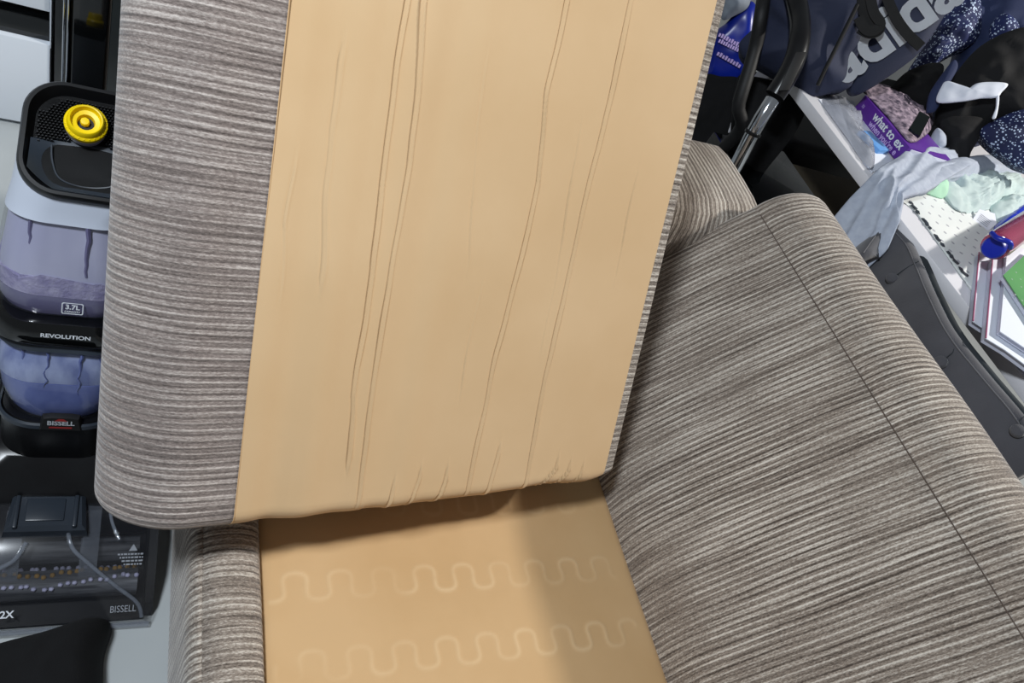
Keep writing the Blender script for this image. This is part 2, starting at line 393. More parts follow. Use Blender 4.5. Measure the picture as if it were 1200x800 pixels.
# ------------------------------------------------------------------ sofa
sofa = thing('sofa', (0.6, 0.4, 0), 'taupe ribbed fabric sofa with its bare tan seat deck showing', 'sofa')
SY0, SY1 = -0.75, 0.95
def sweep_y(name, prof, y0, y1, m, parent, closed=True, ny=90, round_=0.02, cen=None, bul=0.0, lump=0.002):
    """profile in (x, z) swept along y, ends rounded in towards cen"""
    L = [0]; n = len(prof)
    for i in range(1, n): L.append(L[-1] + math.dist(prof[i], prof[i - 1]))
    ys = []; 
    for k in range(5): ys.append((y0 + round_ * (1 - math.cos(PI / 2 * k / 5)), 1 - math.sin(PI / 2 * k / 5)))
    for k in range(ny + 1): ys.append((y0 + round_ + (y1 - y0 - 2 * round_) * k / ny, 0))
    for k in range(1, 6): ys.append((y1 - round_ + round_ * math.sin(PI / 2 * k / 5), 1 - math.cos(PI / 2 * k / 5)))
    vs = []; uv = []
    for y, ins in ys:
        for i, (x, z) in enumerate(prof):
            d = V((cen[0] - x, cen[1] - z)); d.normalize()
            b = noise.noise(V((x * 5, y * 5, z * 5))) * lump
            vs.append((x + d.x * (ins * round_ + b), y, z + d.y * (ins * round_ + b))); uv.append((y, L[i]))
    F = grid_faces(len(ys), n)
    if closed:
        for i in range(len(ys) - 1): F.append((i * n + n - 1, (i + 1) * n + n - 1, (i + 1) * n, i * n))
    F.append(tuple(range(n))); F.append(tuple(range((len(ys) - 1) * n, len(ys) * n)))
    return mk(name, vs, F, m, parent, uvs=uv)
def arc(cx, cz, r, a0, a1, n):
    return [(cx + r * math.cos(math.radians(a0 + (a1 - a0) * k / n)), cz + r * math.sin(math.radians(a0 + (a1 - a0) * k / n))) for k in range(n + 1)]
# backrest: steep at the seat, leaning back, then a rolled top
bp_ = [(0.793, 0.24), (0.795, 0.29), (0.799, 0.33), (0.808, 0.365), (0.823, 0.397)]
A_, B_ = V((0.823, 0.397)), V((1.052, 0.684))
nrm = V((-(B_ - A_).y, (B_ - A_).x)).normalized()
for k in range(1, 15):
    t = k / 14; q = A_.lerp(B_, t) + nrm * (0.007 * math.sin(PI * t)); bp_.append((q.x, q.y))
bp_.append((1.0545, 0.6845)); bp_.append((1.057, 0.690))
bp_ += arc(1.146, 0.642, 0.101, 145, -20, 22)
bp_ += [(1.228, 0.56), (1.205, 0.48), (1.20, 0.06), (0.90, 0.06), (0.80, 0.2)]
back = sweep_y('backrest', bp_, SY0, SY1, 'rib', sofa, cen=(1.05, 0.45), round_=0.022)
tube('seam', [(1.0535, SY0 + 0.03 + (SY1 - SY0 - 0.06) * k / 40, 0.6853) for k in range(41)], 0.0009, 'thread', back, n=6)
# front rail with the border panel below it
rp = [(0.2045, 0.27), (0.2035, 0.298), (0.199, 0.312)] + [(0.19, 0.321), (0.175, 0.327), (0.16, 0.3285), (0.147, 0.327), (0.136, 0.323), (0.128, 0.316), (0.1245, 0.308), (0.1240, 0.300)]
rp += [(0.125, 0.26), (0.14, 0.24), (0.2, 0.24)]
sweep_y('front_rail', rp, SY0, SY1 + 0.02, 'rib', sofa, cen=(0.165, 0.285), round_=0.012, lump=0.004)
fp = [(0.1275, 0.318), (0.121, 0.312), (0.116, 0.300), (0.1135, 0.28), (0.113, 0.22), (0.1135, 0.14), (0.1145, 0.08), (0.118, 0.055), (0.15, 0.05), (0.16, 0.2), (0.14, 0.31)]
sweep_y('front_panel', fp, SY0, SY1 + 0.02, 'rib', sofa, cen=(0.14, 0.2), round_=0.012, lump=0.002)
# seat deck with the marks of the zigzag springs under the cloth
nx_, ny_ = 230, 300
DX0, DX1, DY0, DY1 = 0.2035, 0.797, 0.05, 0.955
import colorsys
spr = []
for r_, y0 in enumerate((0.535, 0.415, 0.310, 0.205, 0.10)):
    ph = (0.247, 0.247, 0.262, 0.25, 0.24)[r_]; pts = []
    for k in range(600):
        x = 0.215 + 0.55 * k / 599; s = math.cos(2 * PI * (x - ph) / 0.0615)
        pts.append((x + 0.006 * math.sin(4 * PI * (x - ph) / 0.0615), y0 + 0.019 * math.copysign(abs(s) ** 0.8, s)))
    spr.append(pts)
from collections import defaultdict
cellh = defaultdict(list)
for pts in spr:
    for p in pts: cellh[(int(p[0] / 0.01), int(p[1] / 0.01))].append(p)
vs = []; uv = []; wear = []
for i in range(nx_ + 1):
    for j in range(ny_ + 1):
        x = DX0 + (DX1 - DX0) * i / nx_; y = DY0 + (DY1 - DY0) * j / ny_
        d = 1
        ci, cj = int(x / 0.01), int(y / 0.01)
        for a in (-1, 0, 1):
            for b in (-1, 0, 1):
                for p in cellh.get((ci + a, cj + b), ()):
                    q = (p[0] - x) ** 2 + (p[1] - y) ** 2
                    if q < d: d = q
        d = math.sqrt(d); w = math.exp(-(d / 0.0030) ** 2)
        msk = max(0, min(1, 0.75 + 1.6 * noise.noise(V((x * 6, y * 7, 3.3)))))
        wear.append(w * msk)
        z = 0.300 + 0.004 * noise.noise(V((x * 4, y * 4, 0))) + 0.0009 * w * msk
        e = min(x - DX0, DX1 - x); z -= 0.006 * math.exp(-e / 0.006)
        vs.append((x, y, z)); uv.append((x, y))
deck = mk('seat_deck', vs, grid_faces(nx_ + 1, ny_ + 1), 'deck', sofa, uvs=uv)
at_ = deck.data.attributes.new('wear', 'FLOAT', 'POINT')
for i, w in enumerate(wear): at_.data[i].value = w
box('deck_frame', (0.16, SY0 + 0.05, 0.10), (0.80, 0.96, 0.288), 'brownbox', sofa, bevel=0.01)
box('seat_deck', (0.204, SY0 + 0.05, 0.286), (0.797, 0.0505, 0.2995), 'lining', sofa, bevel=0.002)
# arm at the far end: profile in (y, z) swept along x
ap = [(0.955, 0.10), (0.955, 0.40), (0.945, 0.47), (0.928, 0.54), (0.925, 0.58), (0.932, 0.615), (0.95, 0.642), (0.978, 0.657), (1.01, 0.662), (1.06, 0.664), (1.10, 0.664), (1.145, 0.662), (1.178, 0.656), (1.189, 0.640), (1.192, 0.60), (1.192, 0.10)]
ap2 = []
for i in range(len(ap) - 1):
    for k in range(4):
        t = k / 4; ap2.append((ap[i][0] + (ap[i + 1][0] - ap[i][0]) * t, ap[i][1] + (ap[i + 1][1] - ap[i][1]) * t))
ap2.append(ap[-1])
Ls = [0]
for i in range(1, len(ap2)): Ls.append(Ls[-1] + math.dist(ap2[i], ap2[i - 1]))
xs = []; ax0, ax1, rr = 0.10, 1.120, 0.018
for k in range(6): xs.append((ax0 + rr * (1 - math.cos(PI / 2 * k / 6)), 1 - math.sin(PI / 2 * k / 6)))
for k in range(71): xs.append((ax0 + rr + (ax1 - ax0 - 2 * rr) * k / 70, 0))
for k in range(1, 7): xs.append((ax1 - rr + rr * math.sin(PI / 2 * k / 6), 1 - math.cos(PI / 2 * k / 6)))
vs = []; uv = []
for x, ins in xs:
    for i, (y, z) in enumerate(ap2):
        d = V((1.06 - y, 0.40 - z)).normalized(); b = noise.noise(V((x * 5, y * 5, z * 5))) * 0.003
        vs.append((x, y + d.x * (ins * rr + b), z + d.y * (ins * rr + b))); uv.append((x * 0.9 + 0.3, Ls[i]))
n = len(ap2); F = grid_faces(len(xs), n)
for i in range(len(xs) - 1): F.append((i * n + n - 1, (i + 1) * n + n - 1, (i + 1) * n, i * n))
F += [tuple(range(n)), tuple(range((len(xs) - 1) * n, len(xs) * n))]
mk('arm', vs, F, 'rib', sofa, uvs=uv)
for x, y in ((0.19, -0.62), (0.19, 1.12), (1.05, -0.62), (1.05, 1.12)):
    lathe('foot', [(0.022, 0), (0.026, 0.01), (0.03, 0.06)], V((x, y, 0)), X, Y, Z, 'blackmatte', sofa, n=16)
box('back_frame', (0.80, 0.90, 0.06), (1.10, 1.10, 0.30), 'brownbox', sofa, bevel=0.01)

# ------------------------------------------------------------------ seat cushion, stood on its side and leaning on the arm
CP = V((0.70217488, 0.49875791, 0.4)); CU = V((-0.03402127, 0.54534094, 0.83752362)); CW = V((0.99045133, 0.13041937, -0.04468723)); CN = V((0.13359908, -0.82800606, 0.5445707))
SMIN, SMAX, TMIN, TMAX, HALF = -0.696, 0.030, -0.004, 0.80, 0.088
RL, RR, RB, RT = 0.085, 0.011, 0.035, 0.035
cushion = thing('seat_cushion', CP - CN * 0.1, 'sofa seat cushion stood on edge, tan lining underside facing out, ribbed fabric band', 'cushion')
def cst(px, py):
    q = onplane(px, py, CP, CN) - CP; return (q.dot(CW), q.dot(CU))
creases = []
for amp, wd, pts in (
    (0.0042, 0.0046, [(476, 0), (461, 106), (447, 213), (437, 319), (413, 460), (410, 530)]),
    (0.0046, 0.0048, [(495, 0), (488, 100), (478, 193), (458, 310), (440, 421), (420, 575)]),
    (0.0042, 0.0046, [(662, 0), (638, 106), (628, 213), (607, 312), (580, 411), (548, 570)]),
    (0.0046, 0.0048, [(737, 0), (717, 97), (684, 232), (667, 315), (638, 440), (612, 580)]),
    (0.0016, 0.0060, [(401, 68), (390, 150), (384, 213), (378, 320)]),
    (0.0012, 0.0040, [(345, 200), (333, 260), (330, 330)]),
    (0.0012, 0.0040, [(565, 80), (556, 150), (548, 300)]),
    (0.0014, 0.0040, [(676, 160), (662, 250), (650, 330), (635, 400)]),
    (0.0014, 0.0040, [(745, 205), (733, 260), (722, 320)]),
    (0.0012, 0.0040, [(560, 345), (547, 400), (540, 450)]),
    (0.0040, 0.0040, [(490, 560), (484, 575), (478, 595)]),
    (0.0047, 0.0042, [(521, 560), (514, 578), (507, 597)]),
    (0.0036, 0.0040, [(458, 575), (455, 588), (453, 600)]),
    (0.0050, 0.0044, [(582, 535), (576, 556), (570, 580)]),
    (0.0047, 0.0044, [(650, 548), (640, 560), (630, 575)]),
    (0.0043, 0.0042, [(665, 552), (655, 564), (645, 577)]),
    (0.0036, 0.0040, [(680, 556), (672, 566), (664, 577)])):
    creases.append((amp, wd, sorted([(t, s) for s, t in (cst(*p) for p in pts)])))
def crease(s, t):
    h = 0
    for amp, wd, pts in creases:
        if t < pts[0][0] - 0.03 or t > pts[-1][0] + 0.03: continue
        if t <= pts[0][0]: s0 = pts[0][1]
        elif t >= pts[-1][0]: s0 = pts[-1][1]
        else:
            for k in range(len(pts) - 1):
                if pts[k][0] <= t <= pts[k + 1][0]:
                    f = (t - pts[k][0]) / max(1e-6, pts[k + 1][0] - pts[k][0]); s0 = pts[k][1] + (pts[k + 1][1] - pts[k][1]) * f; break
        fade = min(1, max(0, (t - pts[0][0] + 0.03) / 0.03), max(0, (pts[-1][0] + 0.03 - t) / 0.03)) if True else 1
        fade = min(fade, 1) * (0.72 + 0.5 * noise.noise(V((t * 9, amp * 9000, 0))))
        s0 += 0.002 * noise.noise(V((t * 16, amp * 7000, 2)))
        d = s - s0
        if abs(d) < 0.05:
            h += 1.35 * amp * fade * (0.62 * math.exp(-(d / (wd * 0.36)) ** 2) - 0.45 * math.exp(-((d + wd * 0.62) / (wd * 0.40)) ** 2) + 0.16 * math.exp(-((d + 0.004) / 0.012) ** 2))
    return h
def cush_point(s, t, side, wr=False):
    # side +1 the lining side (towards CN), -1 the other; edges roll over in the plan and in depth
    a = max(0, 1 - (s - SMIN) / RL) if s < SMIN + RL else (-max(0, 1 - (SMAX - s) / RR) if s > SMAX - RR else 0)
    b = max(0, 1 - (t - TMIN) / RB) if t < TMIN + RB else (-max(0, 1 - (TMAX - t) / RT) if t > TMAX - RT else 0)
    a = max(-1, min(1, a)); b = max(-1, min(1, b))
    aa = a * math.sqrt(max(0, 1 - b * b / 2)); bb = b * math.sqrt(max(0, 1 - a * a / 2))
    q = min(1, math.hypot(aa, bb)); s2, t2 = s, t
    if b != 0 and a != 0:
        s2 = (SMIN + RL * (1 - aa)) if a > 0 else (SMAX - RR * (1 + aa))
        t2 = (TMIN + RB * (1 - bb)) if b > 0 else (TMAX - RT * (1 + bb))
    # bottom left corner rounds more
    h = HALF * math.sqrt(max(0, 1 - q * q))
    if side > 0:
        if wr:
            h += crease(s, t) + 0.0042 * noise.noise(V((s * 24, t * 1.2, 0))) * max(0, min(1, (-0.2 - s) / 0.2) + 0.35) + 0.003 * noise.noise(V((s * 6, t * 2.5, 5)))
        lo = max(0, 1 - (t - TMIN) / 0.06)
        t2 += lo * 0.030 * max(0, (s + 0.035) / 0.065) ** 2
        if wr and s > -0.40: t2 += lo * (0.011 * math.exp(-((s + 0.105) / 0.05) ** 2) + 0.006 * noise.noise(V((s * 14, 1, 1))))
        h += 0.006 * math.sin(PI * max(0, min(1, (s - SMIN) / (SMAX - SMIN)))) * (1 - q)
        return CP + CW * s2 + CU * t2 + CN * (h - HALF)
    h += 0.02 * math.sin(PI * max(0, min(1, (s - SMIN) / (SMAX - SMIN)))) * math.sin(PI * max(0, min(1, (t - TMIN) / (TMAX - TMIN)))) * (1 - q)
    return CP + CW * s2 + CU * t2 - CN * (h + HALF)
def spaced(a, b, n, r0, r1, m0=9, m1=9):
    """parameter values a..b, bunched over an r0 wide edge at a and r1 at b"""
    out = []
    if r0: out += [a + r0 * (1 - math.cos(PI / 2 * k / m0)) for k in range(m0)]
    a2, b2 = a + r0, b - r1
    out += [a2 + (b2 - a2) * k / n for k in range(n + 1)]
    if r1: out += [b2 + r1 * math.sin(PI / 2 * k / m1) for k in range(1, m1 + 1)]
    return out
TS = spaced(TMIN, TMAX, 110, RB, RT)
SB, SR = -0.562, 0.004
def cpatch(name, ss, ts, side, m, parent, wr=False, uvf=None):
    vs = []; uv = []
    L = 0; prev = None
    for s in ss:
        mid = cush_point(s, 0.4, side)
        if prev is not None: L += (mid - prev).length
        prev = mid
        for t in ts: vs.append(cush_point(s, t, side, wr)); uv.append((t, L) if uvf is None else uvf(s, t))
    return mk(name, vs, grid_faces(len(ss), len(ts)), m, parent, uvs=uv)
cover = cpatch('fabric_band', spaced(SMIN, SB, 16, RL, 0, 16), TS, 1, 'ribband', cushion)
cpatch('fabric_cover', spaced(SMIN, SMAX, 20, RL, RR, 12), spaced(TMIN, TMAX, 24, RB, RT), -1, 'ribband', cushion)
cpatch('rear_border', spaced(SR, SMAX, 6, 0, RR, 1, 10), TS, 1, 'rib', cushion)
lin_ = cpatch('lining_panel', [SB + (SR - SB) * k / 600 for k in range(601)], TS, 1, 'lining', cushion, True, lambda s, t: (s, t))
tube('lining_seam', [cush_point(SB, t, 1) + CN * 0.0006 for t in TS[4:-4]], 0.0006, 'tanthread', lin_, n=6)

# ------------------------------------------------------------------ carpet cleaner
cc = thing('carpet_cleaner', (-0.055, 0.70, 0), 'black upright carpet cleaner with lilac water tanks and yellow cap', 'carpet cleaner')
aL = math.radians(16.2); BU = V((0, math.sin(aL), math.cos(aL))); BF = V((0, -math.cos(aL), math.sin(aL))); B0 = V((-0.054, 0.70, 0.23))
def bpt(x, d, v):            # d = depth behind the front plane
    return B0 + X * x - BF * d + BU * v
def bring(v, a, b, r, d0=0.0, n=10, bow=0.0):
    # rounded-rect ring whose front touches d0 behind the front plane; bow pushes the middle of the front out
    out = []
    for x, y in rring(a, b, r, n):
        y2 = y - (bow * (1 - (x / a) ** 2) if y < 0 else 0)
        out.append(bpt(x, d0 + b + y2, v))
    return out
def body(name, rows, m, parent=None, **k):
    return loft(name, [bring(*r) for r in rows], m, parent or cc, **k)
# lower (clean water) tank: clear shell over blue soapy water
lt = body('lower_tank', [(0.010, 0.060, 0.062, 0.045, 0.004), (0.018, 0.068, 0.070, 0.05, 0.0), (0.05, 0.078, 0.075, 0.055, -0.004), (0.09, 0.083, 0.078, 0.055, -0.004), (0.12, 0.080, 0.075, 0.055, 0.0), (0.142, 0.072, 0.070, 0.05, 0.006)], 'clear')
body('soapy_film', [(0.075, 0.0795, 0.070, 0.05, 0.003), (0.10, 0.080, 0.072, 0.05, 0.0), (0.125, 0.074, 0.069, 0.05, 0.005), (0.142, 0.068, 0.064, 0.05, 0.010)], 'bluefilm', lt)
body('blue_water', [(0.012, 0.058, 0.058, 0.045, 0.008), (0.02, 0.065, 0.066, 0.05, 0.004), (0.05, 0.0748, 0.070, 0.05, 0.0), (0.0745, 0.0785, 0.070, 0.05, 0.002)], 'bluewater', lt)
# base ring, badge and the dark body under the tank
body('tank_cradle', [(-0.10, 0.080, 0.085, 0.05, 0.03), (-0.05, 0.075, 0.085, 0.05, 0.01), (-0.012, 0.074, 0.080, 0.05, -0.004), (0.004, 0.075, 0.080, 0.05, -0.008), (0.012, 0.072, 0.078, 0.05, -0.004), (0.0125, 0.058, 0.06, 0.045, 0.008)], 'black')
loft('cradle_lip', [[bpt(x * k, 0.072 + y * k, v) for x, y in rring(0.074, 0.080, 0.05)] for k, v in ((1.0, 0.004), (1.04, 0.005), (1.04, 0.011), (1.0, 0.013))], 'slate', cc, cap=False)
bd = loft('badge', [[bpt(x * k + 0.004, -0.012 - dd, y * k + 0.017) for x, y in ((-0.026, -0.011), (0.026, -0.011), (0.022, 0.010), (0.012, 0.012), (-0.012, 0.012), (-0.022, 0.010))] for k, dd in ((1.05, -0.008), (1.0, 0.0), (0.94, 0.002))], 'blackmatte', cc, sharp=30)
text('badge_lettering', 'BISSELL', 0.0105, 'print', bd, lambda x, y, z: bpt(x + 0.004, -0.0145, y + 0.019), 0.0003, 0.0002)
loft('badge_emblem', [[bpt(x + 0.004, -0.0144 - dd, y + 0.0195) for x, y in ((-0.008, 0.0035), (-0.003, 0.0075), (0.003, 0.0075), (0.008, 0.0035))] for dd in (0, 0.0004)], 'red', bd)
loft('badge_bar', [[bpt(x + 0.004, -0.0144 - dd, y + 0.0115) for x, y in ((-0.014, -0.0012), (0.014, -0.0012), (0.014, 0.0012), (-0.014, 0.0012))] for dd in (0, 0.0004)], 'red', bd)
for sgn in (-1, 1):      # shoulders of the dark body to both sides of the lower tank
    tube('side_rail', [bpt(sgn * 0.098, 0.06, -0.02), bpt(sgn * 0.100, 0.055, 0.03), bpt(sgn * 0.104, 0.06, 0.10), bpt(sgn * 0.100, 0.06, 0.16)], 0.013, 'black', cc)
# black band between the tanks
band = body('middle_band', [(0.138, 0.070, 0.07, 0.05, 0.012), (0.140, 0.086, 0.080, 0.06, -0.002), (0.148, 0.094, 0.088, 0.06, -0.008), (0.166, 0.097, 0.090, 0.06, -0.009), (0.180, 0.094, 0.088, 0.06, -0.006), (0.184, 0.082, 0.078, 0.055, 0.003)], 'blackgloss')
body('band_groove', [(0.128, 0.079, 0.074, 0.055, 0.0), (0.132, 0.083, 0.077, 0.055, -0.003), (0.139, 0.080, 0.075, 0.055, 0.0)], 'slate')
def onband(x, y, z, v0, off, a, b, d0):
    # wrap lettering on the rounded front
    rr_ = 0.06; ax = abs(x); fl = a - rr_; 
    if ax < fl: return bpt(x, d0 - off, v0 + y)
    th = (ax - fl) / rr_; sx = 1 if x > 0 else -1
    return bpt(sx * (fl + rr_ * math.sin(th)), d0 + rr_ - (rr_ + off) * math.cos(th), v0 + y)
text('band_lettering', 'REVOLUTION', 0.0084, 'print', band, lambda x, y, z: onband(x + 0.003, y, z, 0.164, 0.0012, 0.097, 0.09, -0.009), 0.0002, 0, 1.12)
# upper (dirty water) tank
rowsU = [(0.186, 0.080, 0.076, 0.055, 0.006), (0.20, 0.084, 0.080, 0.055, 0.0), (0.23, 0.085, 0.081, 0.055, -0.001), (0.27, 0.081, 0.078, 0.05, 0.0), (0.30, 0.077, 0.075, 0.05, 0.002), (0.328, 0.073, 0.072, 0.048, 0.003)]
ut = body('upper_tank', rowsU, 'clear')
def shrink(r, k): return (r[0], r[1] - k, r[2] - k, r[3] - k * 0.6, r[4] + k)
body('lilac_water', [shrink(rowsU[0], 0.003), shrink(rowsU[1], 0.003), (0.216, 0.0815, 0.0775, 0.053, 0.0025)], 'water', ut)
# suds layer with an uneven top edge
ring0 = bring(0.2165, 0.0815, 0.0775, 0.053, 0.0025); ring1 = bring(0.226, 0.082, 0.078, 0.053, 0.0022)
ring2 = [q + BU * (0.016 + 0.016 * noise.noise(q * 40) + 0.008 * noise.noise(q * 110)) for q in bring(0.229, 0.0822, 0.078, 0.053, 0.0021)]
loft('suds', [ring0, ring1, ring2], 'suds', ut)
body('soapy_film', [(0.217, 0.080, 0.076, 0.052, 0.0042), (0.23, 0.0805, 0.0765, 0.052, 0.0036), (0.27, 0.0765, 0.0735, 0.047, 0.0042), (0.30, 0.0725, 0.0705, 0.047, 0.006), (0.327, 0.0685, 0.0675, 0.045, 0.007)], 'foam', ut)
for x0, w, v0, v1 in ((-0.044, 0.0022, 0.272, 0.320), (0.020, 0.0028, 0.25, 0.322), (0.055, 0.0016, 0.262, 0.31)):   # drips run down inside
    tube('drip', [onband(x0 + 0.003 * noise.noise(V((k * 0.7, x0 * 90, 0))), 0, 0, v0 + (v1 - v0) * k / 8, 0.0, 0.0785, 0.07, 0.0045) for k in range(9)], [w * (0.7 + 0.5 * k / 8) for k in range(9)], 'water', ut, n=6)
for x0, w, v0, v1 in ((-0.050, 0.0016, 0.04, 0.128), (-0.018, 0.0012, 0.07, 0.130), (0.022, 0.0020, 0.06, 0.132), (0.048, 0.0012, 0.05, 0.12)):
    tube('drip', [onband(x0 + 0.006 * noise.noise(V((k * 0.6, x0 * 90, 4))), 0, 0, v0 + (v1 - v0) * k / 10, 0.0006, 0.0785, 0.07, 0.0015) for k in range(11)], [w * (0.6 + 0.6 * k / 10) for k in range(11)], 'bluewater', lt, n=6)
pl_ = loft('capacity_frame', [[onband(x * k + 0.008, y * k, 0, 0.2035, off, 0.084, 0.08, 0.0) for x, y in rring(0.0125, 0.0085, 0.002, 3)] for k, off in ((1.0, 0.0012), (1.0, 0.0016), (0.90, 0.0016), (0.90, 0.0012))], 'print', ut, cap=False)
text('capacity_lettering', '3.7L', 0.0098, 'print', ut, lambda x, y, z: onband(x + 0.008, y, z, 0.2055, 0.0015, 0.084, 0.08, 0.0), 0.0003)
text('capacity_lettering', 'CAPACITY', 0.0038, 'print', ut, lambda x, y, z: onband(x + 0.008, y, z, 0.1985, 0.0015, 0.084, 0.08, 0.0), 0.0001)
# silver collar
ry = V((0, 0.874, 0.486)); rn = V((0, -0.486, 0.874)); LO = V((-0.042, 0.800, 0.573))
def lp(x, e, h=0): return LO + X * x + ry * e + rn * h
def lring(a, b, r, h, e0=0.074, n=10, sh=0.0):
    return [lp(x, e0 + y, h) for x, y in rring(a, b, r, n)]
low = bring(0.328, 0.0735, 0.0725, 0.048, 0.0025)
col1 = lring(0.0735, 0.074, 0.045, -0.004)
# match the ring starts: both run from +x +y corner
loft('silver_collar', [bring(0.322, 0.0745, 0.0735, 0.048, 0.0015), low, [low[i].lerp(col1[i], 0.5) - BU * 0.002 for i in range(len(low))], col1, lring(0.068, 0.068, 0.04, -0.006), lring(0.055, 0.055, 0.03, -0.022)], 'silver', cc)
lid = loft('lid', [lring(0.0738, 0.0745, 0.045, -0.004), lring(0.0735, 0.0742, 0.045, 0.006), lring(0.071, 0.072, 0.043, 0.010), lring(0.067, 0.068, 0.040, 0.010), lring(0.064, 0.065, 0.038, 0.003), lring(0.060, 0.061, 0.036, -0.004)], 'black', cc)
# textured grip pad on the upper half of the lid
bm = bmesh.new()
for i in range(30):
    for j in range(19):
        x = -0.056 + 0.112 * i / 29 + (0.0019 if j % 2 else 0); e = 0.0655 + 0.062 * j / 18
        if e > 0.110 and abs(x) > 0.050 - (e - 0.110) * 1.0: continue
        if e < 0.072 + 0.006 * math.cos(x * 40): continue
        q = bmesh.ops.create_cube(bm, size=1)
        for v in q['verts']: c = v.co.copy(); v.co = lp(x + c.x * (0.0030 if c.z < 0 else 0.0018), e + c.y * (0.0022 if c.z < 0 else 0.0012), 0.0 + c.z * 0.004)
me = bpy.data.meshes.new('grip_pad'); bm.to_mesh(me); bm.free()
gp = link('grip_pad', me, 'mesh', cc, False); gp['kind'] = 'stuff'
# scooped finger recess on the lower half
vs = []; uvn = 22
for i in range(uvn + 1):
    for j in range(13):
        x = -0.062 + 0.124 * i / uvn; fe = j / 12
        emin = 0.008 + 0.030 * max(0, abs(x) / 0.062 - 0.35) ** 1.6 * 1.6
        e = emin + (0.074 + 0.004 * math.cos(x * 40) - emin) * fe
        side = max(0, (abs(x) - 0.036) / 0.026)
        dep = -0.004 + 0.006 * side ** 1.3 - 0.006 * math.sin(PI * min(1, fe * 1.1)) * (1 - min(1, side)) + 0.004 * (1 - fe) ** 3
        vs.append(lp(x, e, dep))
mk('finger_recess', vs, grid_faces(uvn + 1, 13), 'slate', cc)
tube('recess_edge', spline([lp(-0.040, 0.066, 0.001), lp(-0.037, 0.045, -0.001), lp(-0.027, 0.026, -0.003), lp(0, 0.021, -0.005), lp(0.03, 0.028, -0.003), lp(0.042, 0.050, -0.001), lp(0.046, 0.070, 0.0)], 6), 0.0012, 'slate', cc, n=6)
# yellow cap
CO = lp(-0.006, 0.095, 0)
cap = lathe('cap', [(0.0225, 0.010), (0.0235, 0.011), (0.0237, 0.017), (0.0225, 0.0185), (0.021, 0.0195), (0.0195, 0.026), (0.0182, 0.0275), (0.0168, 0.0270), (0.0160, 0.0215), (0.0150, 0.0200), (0.0100, 0.0192), (0.0090, 0.014), (0.0088, 0.012)], CO, X, ry, rn, 'yellow', cc, n=40)
lathe('cap_neck', [(0.0215, -0.002), (0.0228, 0.0), (0.0228, 0.009), (0.021, 0.011)], CO, X, ry, rn, 'neck', cc, n=32)
for k in range(24):
    a = 2 * PI * k / 24
    c_ = CO + X * (0.0222 * math.cos(a)) + ry * (0.0222 * math.sin(a)) + rn * 0.0188
    dr = X * math.cos(a) + ry * math.sin(a); tg = dr.cross(rn)
    box('grip_rib', (-0.0005, -0.0010, -0.0010), (0.0005, 0.0009, 0.0006), 'yellow', cap, bevel=0.0003, frame=(c_, tg, dr, rn), seg=1)
lathe('cap_hole_shade', [(0.0087, 0.0122), (0.0087, 0.0127)], CO, X, ry, rn, 'blackmatte', cap, n=20)  # black disc gives the hole its shade by colour
lathe('cap_valve', [(0.0052, 0.010), (0.0054, 0.018), (0.0045, 0.0192), (0.001, 0.0195)], CO - X * 0.0012 + ry * 0.0015, X, ry, rn, 'yellow', cap, n=8)
# handle stem rising behind the tank, chrome trim along its edge
hs = loft('handle_stem', [[V((-0.0555 + x, 1.005 + y, z)) for x, y in rring(0.0225, 0.016, 0.006, 4)] for z in (0.36, 0.6, 0.9, 1.02)], 'blackgloss', cc)
box('chrome_trim', (-0.0800, 0.985, 0.45), (-0.0775, 0.998, 1.01), 'chrome', cc, bevel=0.001)
box('chrome_trim', (-0.0845, 0.985, 0.45), (-0.0825, 0.998, 1.01), 'chrome', cc, bevel=0.0008)
tube('handle_grip', spline([(-0.0555, 1.005, 1.01), (-0.0555, 1.0, 1.10), (-0.0555, 0.98, 1.17)], 5), [0.02, 0.02, 0.02, 0.02, 0.02, 0.02, 0.02, 0.019, 0.018, 0.016, 0.012], 'blackmatte', cc)
box('rear_column', (-0.115, 0.88, 0.10), (0.02, 1.00, 0.56), 'black', cc, bevel=0.02, seg=4)
# foot: black housing, clear nozzle window, brush, latch
fx = -0.058
def fring(x0, x1, y0, y1, z, r, n=6): 
    return [V(((x0 + x1) / 2 + x, (y0 + y1) / 2 + y, z)) for x, y in rring((x1 - x0) / 2, (y1 - y0) / 2, r, n)]
loft('foot_housing', [fring(-0.20, 0.094, 0.640, 1.06, 0.012, 0.03), fring(-0.205, 0.099, 0.635, 1.07, 0.03, 0.03), fring(-0.20, 0.096, 0.640, 1.05, 0.075, 0.03), fring(-0.185, 0.082, 0.66, 1.02, 0.11, 0.035), fring(-0.15, 0.05, 0.70, 0.98, 0.15, 0.04)], 'black', cc)
for sx in (-0.175, 0.07):
    lathe('wheel', [(0.028, -0.012), (0.035, -0.01), (0.035, 0.01), (0.028, 0.012)], V((sx, 1.02, 0.035)), Y, Z, X, 'blackmatte', cc, n=24)
# carry loop in front of the body
tube('carry_loop', spline([(-0.105, 0.690, 0.105), (-0.103, 0.715, 0.145), (-0.095, 0.730, 0.160), (-0.060, 0.735, 0.164), (-0.025, 0.730, 0.160), (-0.016, 0.715, 0.145), (-0.014, 0.690, 0.105)], 6), 0.0075, 'black', cc)
# side cheeks of the brush bay, open in front under the clear cover
for a_, b_ in ((-0.204, -0.192), (0.083, 0.095)):
    loft('brush_bay_cheek', [[V((x, y, z)) for y, z in ((0.505, 0.006), (0.66, 0.006), (0.66, 0.075), (0.62, 0.078), (0.56, 0.062), (0.515, 0.03))] for x in (a_, b_)], 'blackmatte', cc, sharp=30)
box('brush_bay_floor', (-0.192, 0.500, 0.004), (0.083, 0.66, 0.009), 'blackmatte', cc, bevel=0.002)
